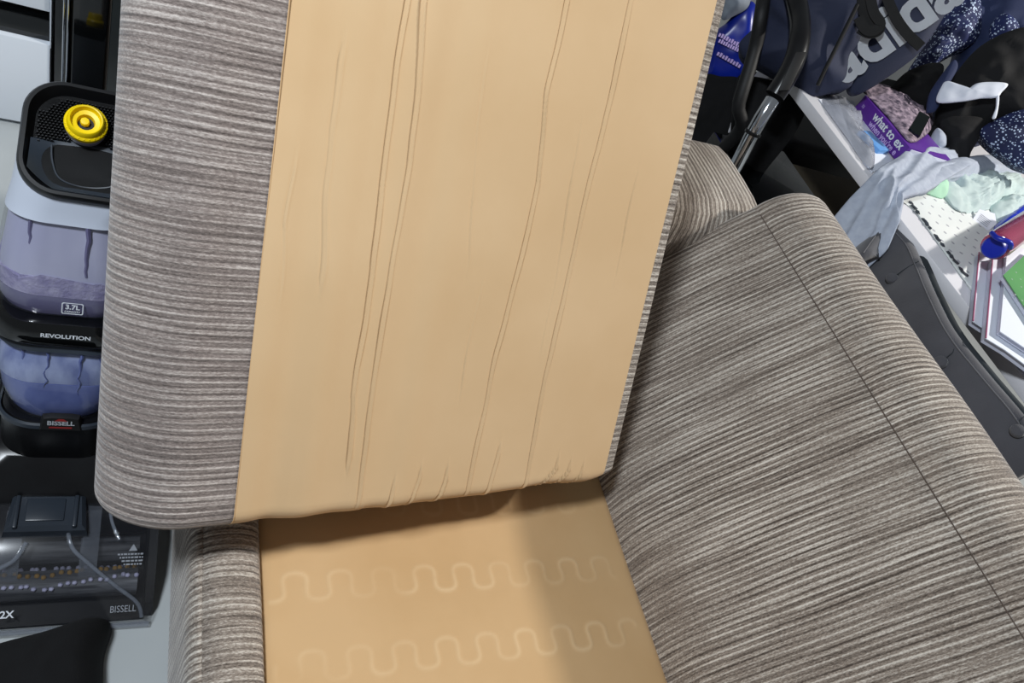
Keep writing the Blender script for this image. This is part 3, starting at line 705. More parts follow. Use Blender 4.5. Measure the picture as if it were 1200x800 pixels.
# clear nozzle cover: curved sheet from the front lip up to the housing
prof = spline([V((0.492, 0.010, 0)), V((0.497, 0.022, 0)), V((0.515, 0.040, 0)), V((0.545, 0.066, 0)), V((0.58, 0.086, 0)), V((0.62, 0.096, 0)), V((0.665, 0.098, 0))], 5)
def cover_pt(x, k, off=0.0):
    q = prof[k]; t = prof[min(k + 1, len(prof) - 1)] - prof[max(k - 1, 0)]; nn = V((-t.y, t.x, 0)).normalized()
    # the front narrows slightly and the centre stands higher
    c_ = (x - fx) / 0.15; sag = -0.012 * c_ * c_ * (0.3 + 0.7 * k / len(prof))
    return V((x, q.x + nn.x * off, q.y + sag + nn.y * off))
vs = []; nxc = 28
for sgn in (0.0, -0.0028):
    for i in range(nxc + 1):
        for k in range(len(prof)): vs.append(cover_pt(-0.203 + 0.298 * i / nxc, k, sgn))
npf = len(prof); nA = (nxc + 1) * npf
F = grid_faces(nxc + 1, npf) + grid_faces(nxc + 1, npf, off=nA)
for i in range(nxc): F += [(i * npf, (i + 1) * npf, nA + (i + 1) * npf, nA + i * npf), (i * npf + npf - 1, (i + 1) * npf + npf - 1, nA + (i + 1) * npf + npf - 1, nA + i * npf + npf - 1)]
nz_ = mk('nozzle_cover', vs, F, 'clearcover', cc)
def onfoot(px, py, off=0.002):
    # nearest point of the cover under a given picture direction
    r = ray(px, py); best = None
    for i in range(0, 121):
        y = 0.49 + 0.18 * i / 120
        p = CAM + r * (y / r.y)
        k = min(range(npf), key=lambda q: abs(prof[q].x - y)); zc = cover_pt(p.x, k).z
        if best is None or abs(p.z - zc) < best[0]: best = (abs(p.z - zc), p)
    return best[1] + V((0, -off * 0.6, off))
for pts in ([(52, 615), (79, 612), (84, 640), (104, 660), (134, 685), (160, 705), (166, 722)], [(28, 616), (31, 635), (18, 655), (-4, 668), (-30, 684), (-52, 705), (-60, 724)]):
    tube('cover_rib', spline([onfoot(*p) for p in pts[1:]], 6), 0.0032, 'clearrib', nz_, n=8)
tube('cover_rib', spline([onfoot(*p) for p in ((128, 586), (131, 610), (140, 632))], 6), 0.0026, 'clearrib', nz_, n=8)
tube('front_lip', [cover_pt(-0.2 + 0.292 * k / 20, 1, 0.002) for k in range(21)], 0.0045, 'clearrib', nz_, n=8)
for sx in (-0.10, 0.0):
    mk('water_channel', [cover_pt(sx - 0.011 + (0.002 if k > 20 else 0), k, -0.005) for k in range(14, 31)] + [cover_pt(sx + 0.013, k, -0.005) for k in range(14, 31)] + [cover_pt(sx - 0.011, k, -0.011) for k in range(14, 31)] + [cover_pt(sx + 0.013, k, -0.011) for k in range(14, 31)], grid_faces(2, 17) + grid_faces(2, 17, off=34), 'clearrib', nz_)
# lettering on the cover: only wear marks of print, same words
ftc = onfoot(150, 712); 
def ftx(px, py, dx=(1, 0, 0)):
    o = onfoot(px, py, 0.003); up_ = V((0, 0.86, 0.50)); return lambda x, y, z: o + X * x + up_ * y
text('cover_lettering', 'BISSELL', 0.014, 'printgrey', nz_, ftx(144, 713), 0.0, 0, 0.8)
text('cover_lettering', '2X', 0.014, 'print', nz_, ftx(8, 720), 0.0003)
wf = ftx(151, 656)          # the fine print is too small to read: rows of short strokes
for r_ in range(4):
    x_ = -0.016 + 0.003 * r_
    while x_ < 0.018:
        w2 = random.uniform(0.002, 0.006); y_ = 0.008 - 0.005 * r_
        mk('fine_print', [wf(x_, y_, 0), wf(min(x_ + w2, 0.019), y_, 0), wf(min(x_ + w2, 0.019), y_ + 0.0024, 0), wf(x_, y_ + 0.0024, 0)], [(0, 1, 2, 3)], 'printgrey', nz_, smooth=False)
        x_ += w2 + 0.0012
wt = onfoot(156, 645)
loft('warning_triangle', [[V((wt.x + x, wt.y + y * 0.86, wt.z + y * 0.5 + dz)) for x, y in ((-0.006, 0), (0.006, 0), (0, 0.010))] for dz in (0, 0.0005)], 'printgrey', nz_)
# latch block
lt_ = loft('latch', [[V((fx + x, y, z)) for x, y in pts] for z, pts in ((0.088, [(-0.055, 0.600), (0.055, 0.600), (0.049, 0.662), (-0.049, 0.662)]), (0.104, [(-0.052, 0.602), (0.052, 0.602), (0.047, 0.660), (-0.047, 0.660)]), (0.110, [(-0.046, 0.608), (0.046, 0.608), (0.042, 0.655), (-0.042, 0.655)]))], 'slate', cc, sharp=20)
box('latch_pad', (fx - 0.028, 0.615, 0.108), (fx + 0.022, 0.652, 0.1125), 'slate', lt_, bevel=0.002)
for sx in (-0.042, 0.033): box('latch_rib', (fx + sx, 0.604, 0.106), (fx + sx + 0.006, 0.656, 0.1145), 'slate', lt_, bevel=0.002)
# brush roll and its bristle rows
br = lathe('brush_roll', [(0.008, -0.13), (0.021, -0.128), (0.021, 0.128), (0.008, 0.13)], V((fx, 0.548, 0.040)), Y, Z, X, 'brush', cc, n=20)
lathe('brush_roll', [(0.008, -0.13), (0.019, -0.128), (0.019, 0.128), (0.008, 0.13)], V((fx, 0.598, 0.046)), Y, Z, X, 'brush', cc, n=20)
for nm, mm_, ph0 in (('bristle_row', 'tuftw', 0.9), ('bristle_row', 'tufty', 1.75), ('bristle_row', 'tuftw', 2.5)):
    bm = bmesh.new()
    for k in range(26):
        x = fx - 0.125 + 0.25 * k / 25 + random.uniform(-0.003, 0.003); ph = ph0 + 0.75 * abs(x - fx) / 0.125 + random.uniform(-0.12, 0.12)
        d = V((0, -math.cos(ph), math.sin(ph)))
        q = bmesh.ops.create_icosphere(bm, subdivisions=1, radius=1)
        for v in q['verts']: c_ = v.co.copy(); v.co = V((x + c_.x * 0.0042, 0.548, 0.040)) + d * (0.021 + c_.z * 0.004) + V((0, c_.y * 0.0042, 0))
    me = bpy.data.meshes.new(nm); bm.to_mesh(me); bm.free(); o = link(nm, me, mm_, cc); o['kind'] = 'stuff'

# ------------------------------------------------------------------ furniture behind the cleaner
wc = thing('white_cabinet', (-0.62, 1.85, 0), 'low white lacquer cabinet with a dark open slot, behind the carpet cleaner', 'cabinet')
box('carcass', (-1.06, 1.70, 0.0), (-0.166, 2.10, 0.215), 'white', wc, bevel=0.002)
box('side_panel', (-0.1645, 1.652, 0.215), (-0.1615, 2.10, 0.62), 'white', wc, bevel=0.001)
box('side_panel', (-1.07, 1.655, 0.215), (-1.052, 2.10, 0.62), 'white', wc, bevel=0.001)
box('top_panel', (-1.07, 1.655, 0.60), (-0.160, 2.10, 0.62), 'white', wc, bevel=0.001)
box('slot_back', (-1.052, 2.06, 0.215), (-0.176, 2.10, 0.60), 'blackgloss', wc, bevel=0.001)
box('slot_shelf', (-1.052, 1.68, 0.210), (-0.176, 2.06, 0.226), 'blackgloss', wc, bevel=0.001)
box('drawer_front', (-1.065, 1.650, 0.012), (-0.163, 1.70, 0.224), 'white', wc, bevel=0.002)
box('drawer_front', (-1.050, 1.652, 0.298), (-0.1648, 2.05, 0.598), 'white', wc, bevel=0.002)
box('slot_fill', (-1.05, 1.662, 0.226), (-0.1650, 2.05, 0.297), 'blackgloss', wc, bevel=0.001)
bc = thing('black_cabinet', (0.1, 1.85, 0), 'tall glossy black cabinet standing beside the white cabinet', 'cabinet')
box('carcass', (-0.157, 1.665, 0.0), (0.40, 2.10, 0.86), 'blackgloss', bc, bevel=0.002)
box('door', (-0.155, 1.645, 0.02), (-0.062, 1.665, 0.85), 'blackgloss', bc, bevel=0.002)
box('door', (-0.060, 1.640, 0.02), (0.165, 1.665, 0.85), 'greengloss', bc, bevel=0.002)
box('door', (0.167, 1.645, 0.02), (0.398, 1.665, 0.85), 'greengloss', bc, bevel=0.002)

# black cloth lying in front of the cleaner
poly = [(-0.34, 0.42), (-0.22, 0.452), (-0.11, 0.470), (-0.03, 0.488), (0.026, 0.502), (0.042, 0.488), (0.034, 0.44), (0.038, 0.36), (0.034, 0.26), (-0.02, 0.20), (-0.16, 0.16), (-0.34, 0.2)]
o = blob('black_cloth', poly, (V((0, 0, 0.002)), X, Y, Z), 'blackcloth', None, height=0.095, thick=0.0, fold=0.014, fscale=12, p=7, seed=2)
tag(o, 'matte black cloth bundle lying on the floor against the carpet cleaner nozzle', 'cloth')

# ------------------------------------------------------------------ white table behind the sofa
TZ = 0.74
tb = thing('table', (1.9, 1.0, 0), 'white table behind the sofa heaped with clothes, books and papers', 'table')
box('table_top', (1.408, 0.10, TZ - 0.028), (2.65, 1.66, TZ), 'whitetop', tb, bevel=0.003)
for x, y in ((1.50, 0.2), (2.55, 0.2), (1.50, 1.60), (2.55, 1.60)):
    box('leg', (x - 0.025, y - 0.025, 0), (x + 0.025, y + 0.025, TZ - 0.028), 'whitetop', tb)
TF = (V((0, 0, TZ)), X, Y, Z)
def tblob(name, px, m, label, cat, h=0.02, fold=0.012, z=TZ, group=None, parent=None, **k):
    fr = (V((0, 0, z)), X, Y, Z)
    o = blob(name, pxpoly(px, fr), fr, m, parent, height=h, thick=-0.0005, fold=fold, **k)
    if parent is None: tag(o, label, cat, group)
    return o
# dotted cloth
o = tblob('dotted_cloth', [(1056, 226), (1073, 250), (1104, 293), (1136, 338), (1168, 374), (1205, 372), (1225, 300), (1205, 238), (1150, 208), (1100, 196)], 'dotted', 'white cotton cloth printed with small grey dots on the table', 'cloth', h=0.004, fold=0.003, z=TZ + 0.001, p=8, fscale=10)
for k in range(18):
    f = k / 17; a = at(1068 + 62 * f, 238 + 82 * f, TZ + 0.0042); 
    if k % 4 == 3: continue
    box('hem_print', (-0.006, -0.0035 - 0.003 * (k % 3), 0), (0.004, 0.004 + 0.004 * (k % 2), 0.0014), 'slate', o, bevel=0.0003, frame=(a, (X + Y * (0.6 * math.sin(k * 2.3))).normalized(), (Y - X * (0.6 * math.sin(k * 2.3))).normalized(), Z), seg=1)
# grey sweatshirt over the table edge
gs = thing('grey_sweatshirt', at(1050, 215, TZ), 'pale grey marl sweatshirt hanging over the table edge above the tufted chair', 'sweatshirt')
def drape(u, v):
    # v along the table edge (y), u from the hanging hem up and across the top
    P = [(1.335, 0.615), (1.345, 0.66), (1.362, 0.705), (1.385, 0.742), (1.412, 0.762), (1.45, 0.768), (1.52, 0.770), (1.60, 0.772), (1.70, 0.774), (1.80, 0.776)]
    f = u * (len(P) - 1); i = min(int(f), len(P) - 2); t = f - i
    x = P[i][0] + (P[i + 1][0] - P[i][0]) * t; z = P[i][1] + (P[i + 1][1] - P[i][1]) * t
    T = ((1.33, 0.86, 1.00), (1.36, 0.875, 1.03), (1.42, 0.975, 1.07), (1.53, 1.02, 1.135), (1.675, 1.10, 1.235), (1.81, 1.15, 1.26))
    i2 = 0
    while i2 < len(T) - 2 and x > T[i2 + 1][0]: i2 += 1
    t2 = (x - T[i2][0]) / (T[i2 + 1][0] - T[i2][0]); y0 = T[i2][1] + (T[i2 + 1][1] - T[i2][1]) * t2; y1 = T[i2][2] + (T[i2 + 1][2] - T[i2][2]) * t2
    y = y0 + (y1 - y0) * v
    w = noise.noise(V((u * 2.2, v * 5.0 + u * 2, 0.4))) * 0.016 + (0.5 - abs(noise.noise(V((u * 2.0 + 3, v * 4 - u * 3, 1.9))))) * 0.022
    w *= min(1, 4 * v * (1 - v) + 0.25)
    nx = -max(0, 1 - u * 2.2)
    return V((x + nx * w * 1.2 - 0.008 * nx, y, z + w * (0.35 if nx < -0.3 else 0.9) * (1 if nx > -0.3 else 0.4)))
nu_, nv_ = 60, 40; vs = [drape(i / nu_, j / nv_) for i in range(nu_ + 1) for j in range(nv_ + 1)]
vs += [drape(i / nu_, j / nv_) - V((-0.004, 0, 0.012)) for i in range(nu_ + 1) for j in range(nv_ + 1)]
k = (nu_ + 1) * (nv_ + 1); F = grid_faces(nu_ + 1, nv_ + 1) + grid_faces(nu_ + 1, nv_ + 1, off=k); w_ = nv_ + 1
for i in range(nu_): F += [(i * w_, (i + 1) * w_, k + (i + 1) * w_, k + i * w_), (i * w_ + nv_, (i + 1) * w_ + nv_, k + (i + 1) * w_ + nv_, k + i * w_ + nv_)]
for j in range(nv_): F += [(j, j + 1, k + j + 1, k + j), (nu_ * w_ + j, nu_ * w_ + j + 1, k + nu_ * w_ + j + 1, k + nu_ * w_ + j)]
mk('body', vs, F, 'greycloth', gs)
blob('sleeve', pxpoly([(1075, 205), (1110, 188), (1150, 182), (1190, 185), (1196, 205), (1150, 208), (1110, 212), (1085, 222)], (V((0, 0, 0.765)), X, Y, Z)), (V((0, 0, 0.765)), X, Y, Z), 'greycloth', gs, height=0.030, thick=0.02, fold=0.015, fscale=9, seed=4)
# mint clothes
tblob('mint_blouse', [(1098, 215), (1118, 205), (1150, 203), (1190, 212), (1206, 220), (1204, 236), (1175, 236), (1158, 246), (1130, 250), (1112, 240)], 'mint', 'crumpled pale mint cotton top lying behind the dotted cloth', 'garment', h=0.03, fold=0.034, z=TZ + 0.006, fscale=24, seed=6, aniso=(1, 0.6), nr=26, ns=9)
tblob('mint_shorts', [(1160, 240), (1180, 232), (1204, 236), (1196, 250), (1178, 262), (1166, 258)], 'mint', 'small folded pale mint garment beside the blue bottle', 'garment', h=0.030, fold=0.020, z=TZ + 0.006, fscale=20, seed=9)
tblob('green_sock', [(1078, 222), (1092, 211), (1102, 213), (1110, 226), (1104, 233), (1090, 229)], 'green', 'small light green cotton sock on the dotted cloth', 'sock', h=0.024, fold=0.012, z=TZ + 0.006, fscale=24, seed=11)
# paper tag
fr = plane_frame(at(1152, 258, TZ + 0.012), (-0.25, -0.2, 0.95))
def quad_px(name, pts, O, n, th, m, parent=None, bevel=None):
    fr_ = plane_frame(O, n); q = pxpoly(pts, fr_); O_, ex, ey, en = fr_
    return mk(name, [O_ + ex * a + ey * b for a, b in q] + [O_ + ex * a + ey * b - en * th for a, b in q], [tuple(range(len(q))), tuple(range(len(q), 2 * len(q)))] + [(i, (i + 1) % len(q), len(q) + (i + 1) % len(q), len(q) + i) for i in range(len(q))], m, parent, smooth=False)
tg_ = quad_px('paper_tag', [(1139, 258), (1148, 245), (1166, 250), (1168, 262), (1152, 276)], fr[0], fr[3], 0.001, 'paper')
tag(tg_, 'small white printed care tag between mint top and dotted cloth', 'tag')
O_, ex, ey, en = fr
for k in range(5):
    mk('print_line', [O_ + ex * a + ey * b + en * 0.0006 for a, b in ((-0.012, -0.012 + k * 0.006), (0.016, -0.012 + k * 0.006), (0.016, -0.0105 + k * 0.006), (-0.012, -0.0105 + k * 0.006))], [(0, 1, 2, 3)], 'printgrey', tg_, smooth=False)

# purple book lying on the table, spine towards the sofa
bk = thing('paperback_book', (1.66, 1.28, TZ), 'purple paperback lying flat with white title on its spine', 'book')
box('cover', (1.580, 1.168, TZ + 0.002), (1.735, 1.372, TZ + 0.044), 'purple', bk, bevel=0.0015)
box('pages', (1.590, 1.166, TZ + 0.006), (1.737, 1.374, TZ + 0.040), 'papered', bk, bevel=0.0005)
text('title_lettering', 'what to ex', 0.0285, 'print', bk, lambda x, y, z: V((1.5792, 1.2455 - x, TZ + 0.031 + y)), 0.0007)
text('title_lettering', "when you're e", 0.0205, 'lilacprint', bk, lambda x, y, z: V((1.5792, 1.2440 - x, TZ + 0.012 + y)), 0.0005)
text('spine_print', 'III', 0.012, 'lilacprint', bk, lambda x, y, z: V((1.5792, 1.352 - x, TZ + 0.024 + y)))
# clear wallet with blue card, loose papers
o = box('blue_card_pack', (0, 0, 0), (0.050, 0.070, 0.012), 'skyblue', None, bevel=0.002, frame=(V((1.515, 1.175, TZ + 0.002)), V((0.96, 0.28, 0)), V((-0.28, 0.96, 0)), Z))
tag(o, 'small sky blue card pack in front of the purple book', 'pack')
for nm, px, h, z, lab, s in (('plastic_sleeve', [(962, 118), (985, 114), (1000, 134), (1014, 162), (1024, 192), (1016, 198), (996, 168)], 0.02, TZ + 0.002, 'crumpled clear plastic sleeve lying at the near table edge', 3),):
    tblob(nm, px, 'clearbag', lab, 'plastic sleeve', h=h, fold=0.022, z=z, fscale=18, seed=s)
o = quad_px('loose_sheet', [(960, 116), (1000, 118), (1030, 160), (1046, 190), (1022, 202)], at(1000, 150, TZ + 0.0025), (0, 0, 1), 0.0015, 'paper'); tag(o, 'loose white sheet of paper under the clear plastic sleeve', 'paper')

# notebooks, pen bottle and green book at the near right of the table
def pad(name, px, z0, th, m, label, tilt=(0, 0, 1), edge='papered', line=True, cat='notebook', group=None):
    r = thing(name, at(*px[0], z0), label, cat, group)
    O = at(*px[0], z0 + th); n = V(tilt).normalized()
    quad_px('cover', px, O, n, 0.0015, m, r)
    quad_px('pages', [(sum(p[0] for p in px) / len(px) + (a - sum(p[0] for p in px) / len(px)) * 0.98, sum(p[1] for p in px) / len(px) + (b - sum(p[1] for p in px) / len(px)) * 0.98) for a, b in px], O - n * 0.0015, n, th - 0.002, edge, r)
    if line:
        a, b = onplane(*px[0], O, n), onplane(*px[1], O, n)
        tube('binding', [a.lerp(b, k / 6) + n * 0.0008 for k in range(7)], 0.0014, 'pinkline', r, n=6)
    return r
pad('notebook', [(1147, 296), (1140, 376), (1158, 388), (1240, 400), (1250, 310), (1172, 290)], TZ + 0.004, 0.014, 'paper', 'white notebook with pink bound edge, lowest of the papers by the chair')
pad('notebook', [(1163, 302), (1155, 396), (1178, 410), (1260, 470), (1270, 320), (1180, 300)], TZ + 0.019, 0.014, 'paper', 'upper white notebook with pink bound edge, under the green book')
pad('exercise_pad', [(1180, 298), (1172, 388), (1250, 440), (1260, 320), (1196, 290)], TZ + 0.034, 0.012, 'paper', 'open white writing pad directly beneath the green book', line=False, cat='pad')
gb = pad('green_book', [(1176, 322), (1206, 294), (1262, 366), (1230, 404)], TZ + 0.047, 0.012, 'bookgreen', 'green covered book with white star specks on the papers', line=False, cat='book')
O = at(1176, 322, TZ + 0.047 + 0.012)
for a, b in ((1191, 319), (1197, 336), (1190, 345), (1198, 352), (1186, 327), (1196, 327)):
    p = at(a, b, O.z + 0.0006); R_ = 0.0022
    mk('star_print', [p + X * (R_ * (1 if k % 2 == 0 else 0.45)) * math.cos(PI * k / 5) + Y * (R_ * (1 if k % 2 == 0 else 0.45)) * math.sin(PI * k / 5) for k in range(10)], [tuple(range(10))], 'print', gb, smooth=False)
# pink bottle with cobalt lid
p0, p1 = at(1166, 289, TZ + 0.075), at(1216, 254, TZ + 0.075); ax = (p1 - p0).normalized(); sx_ = ax.cross(Z).normalized(); sy_ = sx_.cross(ax)
bt = thing('pink_bottle', (p0 + p1) / 2, 'translucent pink bottle with cobalt blue lid lying on the papers', 'bottle')
LB = (p1 - p0).length
lathe('bottle_body', [(0.020, 0.0), (0.026, 0.004), (0.028, 0.02), (0.028, LB - 0.02), (0.024, LB), (0.01, LB + 0.002)], p0, sx_, sy_, ax, 'pinkclear', bt)
lathe('bottle_contents', [(0.016, 0.004), (0.022, 0.012), (0.022, LB - 0.03), (0.012, LB - 0.025)], p0 - sy_ * 0.006, sx_, sy_, ax, 'pinkline', bt)
lathe('lid', [(0.008, -0.020), (0.018, -0.018), (0.021, -0.014), (0.021, 0.002), (0.018, 0.004)], p0, sx_, sy_, ax, 'cobalt', bt)
tube('lid_loop', spline([p0 - ax * 0.014 + sx_ * 0.02 + sy_ * 0.02, p0 - ax * 0.028 + sx_ * 0.012 + sy_ * 0.03, p0 - ax * 0.034 - sx_ * 0.008 + sy_ * 0.024, p0 - ax * 0.02 - sx_ * 0.022 + sy_ * 0.02], 6), 0.005, 'cobalt', bt, n=8)
o = tblob('blue_pouch', [(1164, 268), (1178, 254), (1206, 236), (1214, 250), (1190, 268), (1172, 276)], 'cobalt', 'flat dark blue pouch tucked behind the pink bottle', 'pouch', h=0.03, fold=0.006, z=TZ + 0.008, p=5)

# ------------------------------------------------------------------ heap of clothes at the back of the table
HN = V((-0.62, -0.46, 0.50)).normalized()
def heap(name, px, m, label, cat, O, h=0.04, fold=0.03, n=HN, parent=None, thick=0.05, **k):
    fr = plane_frame(O, n); o = blob(name, pxpoly(px, fr), fr, m, parent, height=h, thick=thick, fold=fold, **k)
    if parent is None: tag(o, label, cat)
    return o
H0 = at(1100, 190, TZ + 0.01)
HB = H0 + V((0.24, 0.18, 0.0)); HC = H0 + V((0.13, 0.10, 0.0)); HD = H0 + V((0.06, 0.04, 0))
o = heap('navy_hoodie', [(1095, 150), (1112, 95), (1128, 40), (1135, -20), (1260, -30), (1250, 120), (1190, 150), (1130, 170)], 'navy2', 'slate navy jersey hoodie at the back of the clothes heap', 'hoodie', HB, h=0.06, fold=0.06, fscale=8, seed=1, thick=0.08)
o = heap('sequin_blouse', [(1064, 86), (1080, 58), (1098, 28), (1122, -8), (1146, -6), (1150, 25), (1143, 48), (1118, 60), (1102, 70), (1085, 84)], 'sequin', 'navy top covered in silver sequins beside the white lettering', 'top', HC + V((0.05, 0.04, 0.0)), h=0.05, fold=0.03, fscale=12, seed=3)
o = heap('sequin_scarf', [(1160, 45), (1165, 24), (1178, 16), (1194, 28), (1190, 44), (1172, 50)], 'sequin', 'small silver sequined patch of cloth behind the black jacket', 'scarf', HB + V((-0.06, -0.05, 0.03)), h=0.03, fold=0.01, fscale=20, seed=5)
jk = thing('black_jacket', HD, 'black knit jacket with a white chest stripe on the clothes heap', 'jacket')
heap('body', [(1098, 150), (1106, 112), (1126, 78), (1155, 50), (1200, 32), (1240, 40), (1240, 150), (1175, 150), (1140, 158), (1112, 158)], 'jacket', None, None, HD, h=0.05, fold=0.03, fscale=8, seed=8, parent=jk)
heap('sleeve', [(1104, 140), (1150, 138), (1148, 160), (1138, 178), (1132, 193), (1108, 192), (1108, 170)], 'jacket', None, None, HD - HN * -0.035, h=0.025, fold=0.014, fscale=12, seed=12, parent=jk, thick=0.02)
heap('cuff', [(1072, 170), (1084, 152), (1098, 148), (1108, 160), (1106, 176), (1092, 182), (1078, 182)], 'jacket', None, None, HD - HN * -0.02, h=0.025, fold=0.010, fscale=14, seed=14, parent=jk, thick=0.02)
heap('white_stripe', [(1098, 119), (1104, 100), (1110, 95), (1120, 98), (1132, 105), (1144, 98), (1160, 96), (1181, 98), (1174, 108), (1168, 114), (1150, 115), (1125, 119)], 'paper', None, None, HD - HN * -0.085, h=0.006, fold=0.006, fscale=14, seed=15, parent=jk, thick=0.006, nr=8)
heap('white_piping', [(1168, 113), (1171, 113), (1170, 126), (1167, 138), (1163, 138), (1167, 126)], 'paper', None, None, HD - HN * -0.09, h=0.003, fold=0.0, seed=16, parent=jk, thick=0.004, nr=4)
o = heap('white_sock', [(1089, 165), (1098, 150), (1108, 158), (1109, 170), (1100, 175), (1090, 172)], 'greycloth', 'small white sock poking out from the black jacket cuff', 'sock', HD - HN * -0.055, h=0.018, fold=0.004, seed=17, thick=0.012, nr=8)
o = heap('navy_lace_top', [(1150, 152), (1168, 140), (1200, 128), (1240, 130), (1240, 200), (1200, 196), (1178, 182), (1160, 168)], 'sequin', 'navy speckled cloth below the black jacket at the right', 'top', HD + HN * 0.05, h=0.03, fold=0.012, fscale=10, seed=18)
heap('blue_lining', [(1086, 128), (1090, 108), (1106, 84), (1118, 70), (1122, 80), (1108, 106), (1098, 128), (1088, 132)], 'navy2', None, None, HD + HN * 0.06, h=0.012, fold=0.006, seed=19, thick=0.01, nr=8, parent=jk)
o = heap('black_scarf', [(1040, 112), (1060, 86), (1090, 74), (1106, 78), (1098, 104), (1088, 130), (1064, 122)], 'blackcloth', 'crumpled black scarf between the lettered bag and the jacket', 'scarf', HD + V((0.0, 0.02, 0)), h=0.03, fold=0.02, seed=20)
o = quad_px('black_folder', [(1014, 104), (1040, 92), (1072, 100), (1072, 112), (1036, 118)], at(1040, 112, TZ + 0.03), (-0.2, -0.15, 0.9), 0.012, 'blackmatte'); tag(o, 'thin black folder lying behind the purple book', 'folder')
o = quad_px('cream_card', [(1066, 99), (1071, 96), (1077, 112), (1074, 119)], at(1070, 108, TZ + 0.05), (-0.6, -0.5, 0.5), 0.003, 'cream'); tag(o, 'narrow cream card standing at the end of the black folder', 'card')
o = tblob('mauve_scarf', [(1023, 119), (1012, 104), (1030, 98), (1062, 112), (1090, 128), (1092, 150), (1074, 166), (1062, 164), (1044, 142)], 'blushcloth', 'mauve patterned scarf crumpled behind the purple book', 'scarf', h=0.02, fold=0.014, z=TZ + 0.0455, fscale=22, seed=22)
o = quad_px('phone', [(1066, 150), (1078, 130), (1090, 137), (1078, 160)], at(1070, 150, TZ + 0.075), (-0.4, -0.3, 0.8), 0.008, 'greengloss'); tag(o, 'dark glossy phone leaning beside the black jacket cuff', 'phone')

# ------------------------------------------------------------------ navy sports bag with white lettering
BG = V((1.45, 1.375, 0.765)); BGN = V((-0.64, -0.64, 0.415)).normalized()
bag = thing('sports_bag', BG, 'navy sports bag with large white lettering and black straps', 'bag')
bfr = plane_frame(BG, BGN)
heap('bag_body', [(866, 52), (880, 36), (900, 20), (905, -20), (1030, -30), (1018, 40), (1004, 70), (998, 100), (975, 108), (950, 112), (925, 96), (890, 76), (872, 68)], 'navy', None, None, BG, n=BGN, h=0.05, fold=0.02, fscale=5, seed=30, parent=bag, thick=0.10)
bp2 = heap('lettered_panel', [(996, 104), (1002, 70), (1018, 30), (1040, -20), (1135, -30), (1112, 10), (1082, 56), (1058, 78), (1012, 108)], 'navy', None, None, BG - BGN * 0.015, n=BGN, h=0.02, fold=0.006, fscale=4, seed=31, parent=bag, thick=0.06, p=6)
a0 = onplane(1022, 58, BG + BGN * 0.014, BGN); a1 = onplane(1085, 13, BG + BGN * 0.014, BGN); dx_ = (a1 - a0).normalized(); dy_ = BGN.cross(dx_)
lo_ = onplane(1059, 22, BG + BGN * 0.014, BGN)
Llen = (a1 - a0).length
text('bag_lettering', 'adidas', Llen * 1.08, 'print', bp2, lambda x, y, z: lo_ + dx_ * x + dy_ * y, Llen * 0.035, 0.001)
tube('bag_piping', spline([onplane(a, b, BG + BGN * 0.052, BGN) for a, b in ((1005, 5), (985, 45), (970, 75), (958, 100))], 6), 0.0045, 'strap', bag, n=8)
def strap(pts, w, off, parent):
    c_ = spline([onplane(a, b, BG + BGN * off, BGN) for a, b in pts], 6); vs = []
    for i, p in enumerate(c_):
        t = (c_[min(i + 1, len(c_) - 1)] - c_[max(i - 1, 0)]).normalized(); s_ = t.cross(BGN).normalized()
        vs += [p - s_ * w / 2, p + s_ * w / 2, p + s_ * w / 2 - BGN * 0.004, p - s_ * w / 2 - BGN * 0.004]
    F = []
    for i in range(len(c_) - 1):
        for k in range(4): F.append((i * 4 + k, i * 4 + (k + 1) % 4, i * 4 + 4 + (k + 1) % 4, i * 4 + 4 + k))
    F += [(0, 1, 2, 3), tuple(len(vs) - 4 + k for k in range(4))]
    return mk('strap', vs, F, 'strap', parent, sharp=40)
strap([(1036, -12), (1044, 8), (1052, 24), (1064, 40), (1080, 55)], 0.022, 0.036, bag)
strap([(1012, -10), (1012, 8), (1018, 22), (1026, 28), (1030, 34), (1020, 38), (1008, 32)], 0.026, 0.046, bag)
strap([(1006, 20), (1014, 34), (1024, 36), (1032, 28), (1024, 14), (1020, -4)], 0.022, 0.052, bag)

# ------------------------------------------------------------------ folded pushchair behind the sofa arm
pc = thing('pushchair', (1.3, 1.45, 0), 'black folded pushchair with padded handle tube behind the sofa arm', 'pushchair')
hz = [(868, 184, 0.60), (880, 160, 0.655), (892, 138, 0.70), (908, 112, 0.745), (922, 90, 0.785), (932, 68, 0.82), (937, 44, 0.85), (937, 20, 0.872), (930, -10, 0.895), (915, -45, 0.90)]
hp = [at(a, b, z) for a, b, z in hz]
tube('handle_foam', spline(hp[3:], 6), 0.0230, 'black', pc, n=16)
tube('chrome_tube', [hp[0] + (hp[0] - hp[2]) * 0.6, hp[0], hp[1], hp[2], hp[2].lerp(hp[3], 0.8)], 0.0165, 'chrome', pc, n=16)
lathe('tube_collar', [(0.018, -0.004), (0.0195, -0.003), (0.0195, 0.003), (0.018, 0.004)], hp[1].lerp(hp[2], 0.2), X, (hp[2] - hp[1]).normalized().cross(X).normalized(), (hp[2] - hp[1]).normalized(), 'black', pc)
tube('frame_tube', spline([hp[0] + (hp[0] - hp[2]) * 0.5, V((1.24, 1.27, 0.40)), V((1.22, 1.30, 0.1))], 6), 0.02, 'blackmatte', pc, n=12)
q0 = [at(893, 10, 0.84), at(884, 60, 0.76), at(866, 120, 0.66), at(852, 170, 0.55)]
tube('frame_tube', spline([at(898, -30, 0.87)] + q0 + [V((1.24, 1.50, 0.1))], 6), 0.016, 'blackmatte', pc, n=12)
